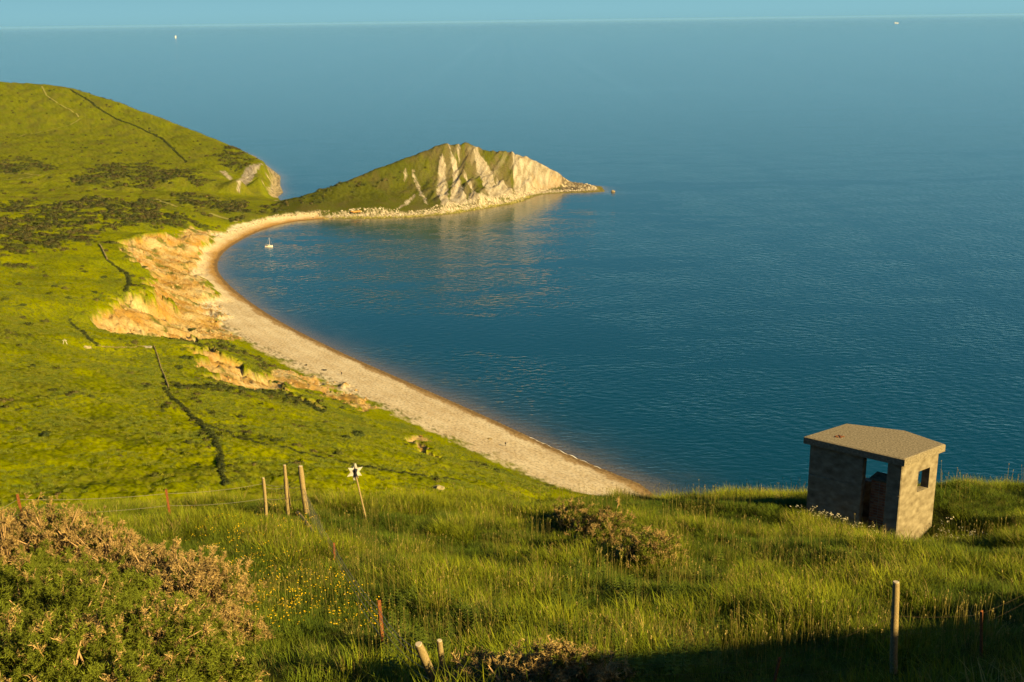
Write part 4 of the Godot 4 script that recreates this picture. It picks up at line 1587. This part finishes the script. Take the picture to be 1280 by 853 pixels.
	for wd in [
		["pale stone field wall running down to the dark winding hedge", [[192, 433], [198, 450], [205, 470], [211, 488]], 0.45, 0.75],
		["low stone wall between the big scar and the pasture corner", [[122, 433], [150, 434], [191, 433]], 0.4, 0.4],
		["short stone wall above the first sandy scar", [[124, 306], [129, 315], [134, 326]], 0.8, 1.1]]:
		var line := drape(wd[1], 1.1)
		var o := thing("stone_wall", line[0])
		tag(o, wd[0], "wall")
		for k in line.size() - 1:
			var a: Vector3 = line[k] - line[0]
			var b: Vector3 = line[k + 1] - line[0]
			var mb := MB.new()
			var along := (b - a)
			var yaw := atan2(-along.z, along.x)
			mb.col = Color(0.13, 0.11, 0.05) * rng.randf_range(0.7, 1.15)
			mb.box((a + b) * 0.5 + Vector3(0, wd[3] * 0.3, 0), Vector3(along.length() * 0.97, wd[3] * rng.randf_range(0.9, 1.15), wd[2]), Basis(Vector3.UP, yaw + rng.randf_range(-0.06, 0.06)), 0.12)
			obj("stone", mb.mesh(M.stone, true), o)

func make_grass() -> void:
	var a1 := [Color(1.12, 0.98, 0.95), Color(0.78, 0.98, 0.95)]
	var long_ := []
	var short_ := []
	for k in 4:
		long_.append(tuft(100 + k, 34, 0.21, 0.37, 0.011, 0.75, a1))
		short_.append(tuft(110 + k, 40, 0.20, 0.22, 0.010, 0.8, a1))
	var kinds := long_ + short_
	var places := []
	var tints := []
	for k in kinds.size():
		places.append([])
		tints.append([])
	var keep_out := Geometry2D.offset_polygon(plan_poly, -0.05)[0]
	var round_hut := Geometry2D.offset_polygon(plan_poly, 0.5)[0]
	var n_g := noise(121, 0.16, 3)
	var n_y := noise(122, 0.5, 2)
	for k in 66000:
		var f := sqrt(rng.randf_range(8.5 * 8.5, 46.0 * 46.0))
		f = lerpf(f, rng.randf_range(9.0, 46.0), 0.55)
		var x := rng.randf_range(-1.0, 1.0) * (0.48 * f + 1.5)
		if Geometry2D.is_point_in_polygon(Vector2(x, -f), keep_out):
			continue
		var z := -f
		var g := n_g.get_noise_2d(x, z)
		var y := n_y.get_noise_2d(x, z)
		var is_short := g + y * 0.5 < 0.06 or (x < -1.5 - 0.05 * f and f < 24.0 and g < 0.25)
		var i := (4 if is_short else 0) + rng.randi() % 4
		var s := rng.randf_range(0.6, 1.25) * (0.6 + 0.6 * clampf(0.5 + g + y * 0.4, 0, 1))
		if Geometry2D.is_point_in_polygon(Vector2(x, z), round_hut):
			s *= 0.5
		var bas := Basis(Vector3(rng.randf_range(-1, 1), 0, rng.randf_range(-1, 1)).normalized(), rng.randf_range(0.0, 0.25)) * Basis(Vector3.UP, rng.randf() * TAU)
		places[i].append(Transform3D(bas.scaled(Vector3(s * 1.1, s, s * 1.1)), Vector3(x, hill(x, z), z)))
		var t := Color(0.046, 0.076, 0.003).lerp(Color(0.150, 0.162, 0.005), clampf(0.42 + g * 0.8 + y * 0.5 + rng.randf_range(-0.25, 0.25) + smoothstep(26.0, 38.0, f) * 0.35, 0, 1))
		if rng.randf() < 0.07:
			t = Color(0.22, 0.17, 0.05)
		if is_short:
			t = t.lerp(Color(0.060, 0.090, 0.007), 0.5)
		tints[i].append(t * rng.randf_range(0.5, 1.3))
	for i in kinds.size():
		stuff(scatter("meadow_grass", kinds[i], places[i], tints[i]), "long green and yellow grass covering the hillside" if i < 4 else "short dense turf grass between the tall grass of the hillside", "grass")
	# seed heads
	var heads := []
	for k in 2:
		heads.append(stalk(130 + k, 5, 0.25, 0.58, 0.02, Color(0.16, 0.14, 0.03), Color(0.24, 0.19, 0.06)))
	var hp := [[], []]
	var ht := [[], []]
	for k in 2200:
		var f := rng.randf_range(12.5, 36.0)
		var x := rng.randf_range(-1.0, 1.0) * (0.48 * f + 1.5)
		if Geometry2D.is_point_in_polygon(Vector2(x, -f), keep_out) or n_g.get_noise_2d(x * 1.5 + 80.0, -f * 1.5) < -0.1 or x < -3.0 - 0.12 * f:
			continue
		var i := k % 2
		var s := rng.randf_range(0.7, 1.3)
		hp[i].append(Transform3D(Basis(Vector3.UP, rng.randf() * TAU).scaled(Vector3.ONE * s), Vector3(x, hill(x, -f), -f)))
		ht[i].append(Color(1, 1, 1) * rng.randf_range(0.7, 1.2))
	for i in 2:
		stuff(scatter("grass_seed_heads", heads[i], hp[i], ht[i]), "thin straw coloured seed heads standing above the meadow grass", "grass")
	# buttercups on the left, white flowers by the lookout
	var yellow := stalk(140, 3, 0.14, 0.3, 0.013, Color(0.08, 0.11, 0.02), Color(0.75, 0.48, 0.01), true)
	var white := stalk(141, 4, 0.16, 0.42, 0.03, Color(0.09, 0.10, 0.03), Color(0.62, 0.58, 0.42), true)
	var yp := []
	var yt := []
	for k in 650:
		var px := rng.randf_range(230, 480)
		var py := rng.randf_range(640, 800)
		if absf((px - 340) - (py - 700) * 0.6) > 70.0 + 30.0 * rng.randf() or rng.randf() > 0.75 + 0.8 * n_y.get_noise_2d(px * 0.1, py * 0.1):
			continue
		yp.append(Transform3D(Basis(Vector3.UP, rng.randf() * TAU), hit(px, py, true)))
		yt.append(Color(1, 1, 1))
	stuff(scatter("buttercups", yellow, yp, yt), "yellow buttercups scattered in the short turf beside the brown gorse", "flowers")
	var wp := []
	var wt := []
	for k in 90:
		var t := rng.randf()
		var p: Vector2 = plan[1].lerp(plan[0], t) + Vector2(-0.5, 0.4) * rng.randf_range(0.05, 0.9) if k < 35 else plan[0].lerp(plan[4], t) + Vector2(0.55, 0.75) * rng.randf_range(0.3, 1.6)
		wp.append(Transform3D(Basis(Vector3.UP, rng.randf() * TAU).scaled(Vector3.ONE * rng.randf_range(0.5, 0.95)), Vector3(p.x, hill(p.x, p.y), p.y)))
		wt.append(Color(1, 1, 1) * rng.randf_range(0.6, 1.0))
	stuff(scatter("white_flowers", white, wp, wt), "small white flowers growing round the foot of the concrete lookout", "flowers")
	# leafy herbs on the lower slope
	var hb := [herb(150, 0.5), herb(151, 0.4)]
	var bp := [[], []]
	var bt := [[], []]
	for k in 1500:
		var px := rng.randf_range(480, 900)
		var py := rng.randf_range(700, 850)
		if n_g.get_noise_2d(px * 0.14, py * 0.2) < 0.08:
			continue
		bp[k % 2].append(Transform3D(Basis(Vector3.UP, rng.randf() * TAU).scaled(Vector3.ONE * rng.randf_range(0.4, 0.8)), hit(px, py, true)))
		bt[k % 2].append(Color(0.070, 0.088, 0.008) * rng.randf_range(0.7, 1.25))
	for i in 2:
		stuff(scatter("leafy_herbs", hb[i], bp[i], bt[i]), "leafy green nettle like herbs among the grass of the lower slope", "herbs")
	# tussocks on the pasture far below
	var tk := [tuft(160, 34, 0.42, 0.52, 0.07, 0.7, a1), tuft(161, 34, 0.42, 0.46, 0.07, 0.9, a1)]
	var tp := [[], []]
	var tt := [[], []]
	for k in 95000:
		var a := deg_to_rad(rng.randf_range(-27.0, 2.0))
		var r := lerpf(sqrt(rng.randf_range(150.0 * 150.0, 620.0 * 620.0)), rng.randf_range(150.0, 620.0), 0.5)
		var x := r * sin(a)
		var z := -r * cos(a)
		if inland(x, z) < 30.0 or peek(k_cliff, x, z) > 0.2:
			continue
		var p := n_patch.get_noise_2d(x * 2.0, z * 2.0)
		if rng.randf() > 0.45 + p * 1.4:
			continue
		var y := land(x, z)
		if y < 6.5:
			continue
		var s := rng.randf_range(0.6, 1.4)
		tp[k % 2].append(Transform3D(Basis(Vector3.UP, rng.randf() * TAU).scaled(Vector3(s, s * 0.9, s)), Vector3(x, y - 0.05, z)))
		tt[k % 2].append(Color(0.085, 0.11, 0.009).lerp(Color(0.17, 0.165, 0.012), clampf(0.5 - p * 0.8 + rng.randf_range(-0.4, 0.4), 0, 1)))
	for i in 2:
		stuff(scatter("tussock_grass", tk[i], tp[i], tt[i]), "rough grass tussocks dotted over the pasture above the beach", "grass")

func rock_mesh(seed_: int) -> ArrayMesh:
	var g := noise(seed_, 0.9, 2)
	var s := SphereMesh.new()
	s.radius = 0.5
	s.height = 1.0
	s.radial_segments = 9
	s.rings = 5
	var arr := s.get_mesh_arrays()
	var vv: PackedVector3Array = arr[Mesh.ARRAY_VERTEX]
	var mb := MB.new()
	for k in vv.size():
		var d := vv[k]
		vv[k] = d * (1.0 + g.get_noise_3d(d.x * 2.0, d.y * 2.0, d.z * 2.0) * 0.7)
	var ii: PackedInt32Array = arr[Mesh.ARRAY_INDEX]
	for k in range(0, ii.size(), 3):
		mb.tri(vv[ii[k]], vv[ii[k + 1]], vv[ii[k + 2]], vv[ii[k]] + vv[ii[k + 1]] + vv[ii[k + 2]])
	return mb.mesh(M.stone, true)

# one continuous figure: tapered limbs joined smoothly and meshed as surface nets
func figure(bones: Array, cell: float, m: Material) -> ArrayMesh:
	var lo := Vector3.ONE * INF
	var hi := -lo
	for b in bones:
		for e in 2:
			lo = lo.min(b[e] - Vector3.ONE * (b[2 + e] + cell * 2.0))
			hi = hi.max(b[e] + Vector3.ONE * (b[2 + e] + cell * 2.0))
	var n := Vector3i(((hi - lo) / cell).ceil()) + Vector3i.ONE
	var f := PackedFloat32Array()
	f.resize(n.x * n.y * n.z)
	for z in n.z:
		for y in n.y:
			for x in n.x:
				var p := lo + Vector3(x, y, z) * cell
				var d := 1e3
				for b in bones:
					var e: Vector3 = b[1] - b[0]
					var t: float = clampf((p - b[0]).dot(e) / maxf(e.length_squared(), 1e-6), 0.0, 1.0)
					var q: float = p.distance_to(b[0] + e * t) - lerpf(b[2], b[3], t)
					var h := clampf(0.5 + 0.5 * (q - d) / 0.04, 0.0, 1.0)
					d = lerpf(q, d, h) - 0.04 * h * (1.0 - h)
				f[(z * n.y + y) * n.x + x] = d
	var at := {}
	for z in n.z - 1:
		for y in n.y - 1:
			for x in n.x - 1:
				var sum := Vector3()
				var cnt := 0
				for e in [[0, 0, 0, 1, 0, 0], [0, 1, 0, 1, 1, 0], [0, 0, 1, 1, 0, 1], [0, 1, 1, 1, 1, 1], [0, 0, 0, 0, 1, 0], [1, 0, 0, 1, 1, 0], [0, 0, 1, 0, 1, 1], [1, 0, 1, 1, 1, 1], [0, 0, 0, 0, 0, 1], [1, 0, 0, 1, 0, 1], [0, 1, 0, 0, 1, 1], [1, 1, 0, 1, 1, 1]]:
					var a := f[((z + e[2]) * n.y + y + e[1]) * n.x + x + e[0]]
					var b := f[((z + e[5]) * n.y + y + e[4]) * n.x + x + e[3]]
					if (a < 0.0) != (b < 0.0):
						sum += Vector3(e[0], e[1], e[2]).lerp(Vector3(e[3], e[4], e[5]), a / (a - b))
						cnt += 1
				if cnt:
					at[Vector3i(x, y, z)] = lo + (Vector3(x, y, z) + sum / cnt) * cell
	var mb := MB.new()
	for key in at:
		var k: Vector3i = key
		var a := f[(k.z * n.y + k.y) * n.x + k.x]
		for ax in 3:
			var s := Vector3i()
			s[ax] = 1
			var k2 := k + s
			var b := f[(k2.z * n.y + k2.y) * n.x + k2.x]
			if (a < 0.0) == (b < 0.0):
				continue
			var u := Vector3i()
			u[(ax + 1) % 3] = 1
			var w := Vector3i()
			w[(ax + 2) % 3] = 1
			if at.has(k - u) and at.has(k - w) and at.has(k - u - w):
				mb.quad(at[k], at[k - u], at[k - u - w], at[k - w], Vector3(s) * (1.0 if a < 0.0 else -1.0))
	return mb.mesh(m)

func make_person(at: Vector3, turn: float, label: String) -> void:
	var o := thing("person", at, turn)
	tag(o, label, "person")
	var V := func(x: float, y: float, z: float) -> Vector3: return Vector3(x, y, z)
	var body := []
	for s in [-1.0, 1.0]:
		body.append([V.call(s * 0.09, 0.90, 0), V.call(s * 0.11, 0.50, s * 0.10), 0.095, 0.062])
		body.append([V.call(s * 0.11, 0.50, s * 0.10), V.call(s * 0.11, 0.09, s * 0.05 - 0.03), 0.06, 0.042])
		body.append([V.call(s * 0.11, 0.05, s * 0.05 - 0.04), V.call(s * 0.13, 0.04, s * 0.05 + 0.14), 0.045, 0.038])
		body.append([V.call(s * 0.19, 1.42, 0), V.call(s * 0.27, 1.14, 0.02), 0.062, 0.047])
		body.append([V.call(s * 0.27, 1.14, 0.02), V.call(s * 0.24, 0.90, 0.12), 0.044, 0.034])
		body.append([V.call(s * 0.24, 0.90, 0.12), V.call(s * 0.23, 0.80, 0.15), 0.04, 0.025])
	body.append([V.call(-0.09, 0.95, 0), V.call(0.09, 0.95, 0), 0.12, 0.12])
	body.append([V.call(0, 0.98, 0), V.call(0, 1.35, 0.01), 0.13, 0.155])
	body.append([V.call(-0.15, 1.42, 0), V.call(0.15, 1.42, 0), 0.07, 0.07])
	body.append([V.call(0, 1.42, 0), V.call(0, 1.56, 0.01), 0.06, 0.055])
	obj("body", figure(body, 0.035, M.dark), o)
	obj("head", figure([[V.call(0, 1.60, 0.02), V.call(0, 1.68, 0.0), 0.085, 0.098], [V.call(0, 1.63, 0.1), V.call(0, 1.62, 0.11), 0.018, 0.018]], 0.02, M.skin), o)
	obj("hair", figure([[V.call(0, 1.70, -0.02), V.call(0, 1.66, -0.05), 0.098, 0.085]], 0.025, mat("hair", lin(0.05, 0.03, 0.02), 0.8, 0.3)), o)
	var pk := MB.new()
	pk.box(Vector3(0, 1.22, -0.22), Vector3(0.34, 0.5, 0.2), Basis(), 0.07)
	obj("rucksack", pk.mesh(M.dark), o)

func make_beach_things() -> void:
	var rocks := []
	for k in 3:
		rocks.append(rock_mesh(170 + k))
	# pale boulders along the far end of the beach and the foot of the headland
	var bp := [[], [], []]
	var bt := [[], [], []]
	var wp := []
	var wt := []
	for k in 40000:
		var x := rng.randf_range(-235.0, 90.0)
		var z := rng.randf_range(-1050.0, -760.0)
		var s := inland(x, z)
		if s < 1.0 or s > 15.0 + 3.0 * n_mid.get_noise_2d(x, z) or z > -790.0:
			continue
		if x < -150.0 + rng.randf_range(-14.0, 14.0) and (s < 11.0 or z < -940.0):
			continue
		if s < 6.5 and x > -165.0 + rng.randf_range(-10.0, 20.0):
			if rng.randf() < 0.7 and x < 20.0:
				var q := rng.randf_range(0.8, 2.0)
				wp.append(Transform3D(Basis(Vector3.UP, rng.randf() * TAU).scaled(Vector3(q, q * 0.6, q)), Vector3(x, land(x, z), z)))
				wt.append(Color(0.12, 0.12, 0.015).lerp(Color(0.30, 0.26, 0.11), rng.randf() * 0.8))
			continue
		var y := land(x, z)
		if y > 7.0 or rng.randf() > 0.8:
			continue
		var q := rng.randf_range(0.4, 1.2) + 1.4 * pow(rng.randf(), 4.0)
		var i := k % 3
		bp[i].append(Transform3D(Basis(Vector3.UP, rng.randf() * TAU).scaled(Vector3(q, q * 0.65, q * 0.9)), Vector3(x, y, z)))
		bt[i].append(Color(0.38, 0.345, 0.275).lerp(Color(0.13, 0.105, 0.07), rng.randf()))
	for i in 3:
		stuff(scatter("pale_boulders", rocks[i], bp[i], bt[i]), "pale boulders heaped along the foot of the chalk headland", "rocks")
	stuff(scatter("weedy_rocks", rocks[0], wp, wt), "yellow green weed covered rocks along the waterline of the headland", "rocks")
	var cp := []
	var ct := []
	for k in 22000:
		var x := rng.randf_range(-265.0, 20.0)
		var z := rng.randf_range(-830.0, -330.0)
		if cliffness(x, z) < 0.4 or inland(x, z) < 18.0:
			continue
		var q := rng.randf_range(0.3, 0.8) + 1.1 * pow(rng.randf(), 6.0)
		cp.append(Transform3D(Basis(Vector3.UP, rng.randf() * TAU).scaled(Vector3(q, q * 0.7, q * 0.9)), Vector3(x, land(x, z), z)))
		ct.append(Color(0.17, 0.09, 0.025).lerp(Color(0.28, 0.20, 0.09), rng.randf()))
	print("clods ", cp.size())
	stuff(scatter("fallen_clods", rocks[2], cp, ct), "crumbled orange clods of clay and sandstone lying on the landslips", "rubble")
	# debris and driftwood on the beach
	var lone := func(px: float, py: float, sx: float, sy: float, c: Color, called: String, label: String, cat: String) -> void:
		var at := hit(px, py)
		var o := obj(called, rocks[int(px) % 3].duplicate())
		o.transform = Transform3D(Basis(Vector3.UP, px).scaled(Vector3(sx, sy, sx * 0.8)), at)
		var m := mat(label, Color(c.r, c.g, c.b).linear_to_srgb(), 0.95, 0.2)
		o.material_override = null
		o.mesh.surface_set_material(0, m)
		tag(o, label, cat)
	lone.call(549, 611, 2.6, 1.6, Color(0.19, 0.165, 0.09), "boulder", "pale boulder at the crest of the slope beyond the star marker", "boulder")
	lone.call(109, 435, 2.6, 1.7, Color(0.22, 0.19, 0.12), "boulder", "pale rough boulder by the corner of the stone walls", "boulder")
	lone.call(184, 434, 3.2, 0.9, Color(0.18, 0.17, 0.14), "stone_trough", "flat grey stone trough beside the pasture wall", "trough")
	lone.call(405, 463, 2.6, 0.9, Color(0.03, 0.028, 0.025), "driftwood", "dark driftwood lying on the pale shingle", "driftwood")
	lone.call(382, 457, 1.2, 1.0, Color(0.04, 0.035, 0.03), "rock", "small dark rock on the shingle below the pale scar", "rock")
	lone.call(612, 549, 2.0, 0.6, Color(0.16, 0.12, 0.05), "seaweed_heap", "brown seaweed heap lying near the person on the beach", "seaweed")
	lone.call(445, 264.5, 9.0, 1.4, Color(0.42, 0.22, 0.06), "clay_slip", "orange clay slip among the pale boulders under the headland", "clay slip")
	var tip := obj("sea_rock", rocks[1].duplicate())
	tip.mesh.surface_set_material(0, mat("wet rock", lin(0.16, 0.13, 0.08), 0.7, 0.3))
	tip.transform = Transform3D(Basis.from_scale(Vector3(4.0, 2.4, 3.0)), at_h(766.5, 239.8, 0.3))
	tag(tip, "small rock standing in the sea off the headland tip", "rock")
	make_person(hit(632, 558), 2.2, "person in dark clothing with a rucksack standing on the pale shingle beach")
	make_person(hit(427, 469.5), 0.6, "person in dark clothing walking on the beach past the driftwood")
	# a white stile in the field
	var st := thing("stile", hit(81, 430))
	tag(st, "small white wooden stile standing in the pasture fence gap", "stile")
	for s in [-1.0, 1.0]:
		var mb := MB.new()
		mb.tube([Vector3(s * 0.7, -0.2, 0), Vector3(s * 0.2, 1.7, 0.2 * s)], [0.11, 0.09], 6)
		obj("leg", mb.mesh(M.stile), st)
	var rail := MB.new()
	rail.box(Vector3(0, 1.2, 0), Vector3(1.5, 0.2, 0.12), Basis(), 0.02)
	obj("step", rail.mesh(M.stile), st)
	# foam of the small waves on the near beach
	var fo := MB.new()
	var prev := []
	for k in 60:
		var t := k / 59.0
		var p := at_h(lerpf(655, 757, t), lerpf(543.8, 589, t) + 0.7 * sin(t * 40.0), 0.05)
		var w := 0.22 * absf(sin(t * 23.0) * sin(t * 7.0 + 0.6)) + 0.02
		var q := [p + Vector3(-0.6, 0.03, 0.8) * w, p + Vector3(0.6, 0.03, -0.8) * w]
		if prev:
			fo.quad(prev[0], q[0], q[1], prev[1], Vector3.UP)
		prev = q
	stuff(obj("foam", fo.mesh(mat("sea foam", lin(0.55, 0.54, 0.5), 0.9, 0.2))), "thin white line of foam on the edge of the near beach", "foam")
	# worn tracks in the valley
	for tr in [
		["pale track crossing the valley floor behind the headland", [[175, 249], [205, 250], [253, 251]], 2.0],
		["pale track turning down towards the beach head", [[195, 249], [208, 254], [223, 260]], 2.2],
		["pale sandy track to the beach below the scrub", [[262, 267], [280, 273], [300, 280]], 3.0],
		["pale sandy clearing beside the valley track", [[262, 251], [281, 252]], 6.0],
		["faint loop track on the far hill foot", [[0, 217], [30, 217], [50, 219], [20, 225], [0, 226]], 2.2],
		["worn footpath curving over the far hill", [[52, 108], [58, 120], [72, 130], [95, 142], [100, 149], [88, 156], [50, 165], [15, 172]], 1.6]]:
		var line := drape(tr[1], 3.0)
		var mb := MB.new()
		for k in line.size() - 1:
			var a: Vector3 = line[k] + Vector3(0, 0.3, 0)
			var b: Vector3 = line[k + 1] + Vector3(0, 0.3, 0)
			var n: Vector3 = Vector3(-(b - a).z, 0, (b - a).x).normalized() * tr[2] * 0.5
			mb.quad(a - n, b - n, b + n, a + n, Vector3.UP)
		structure(obj("path", mb.mesh(mat("worn chalky earth", lin(0.155, 0.15, 0.045), 1.0, 0.1))), tr[0], "path")
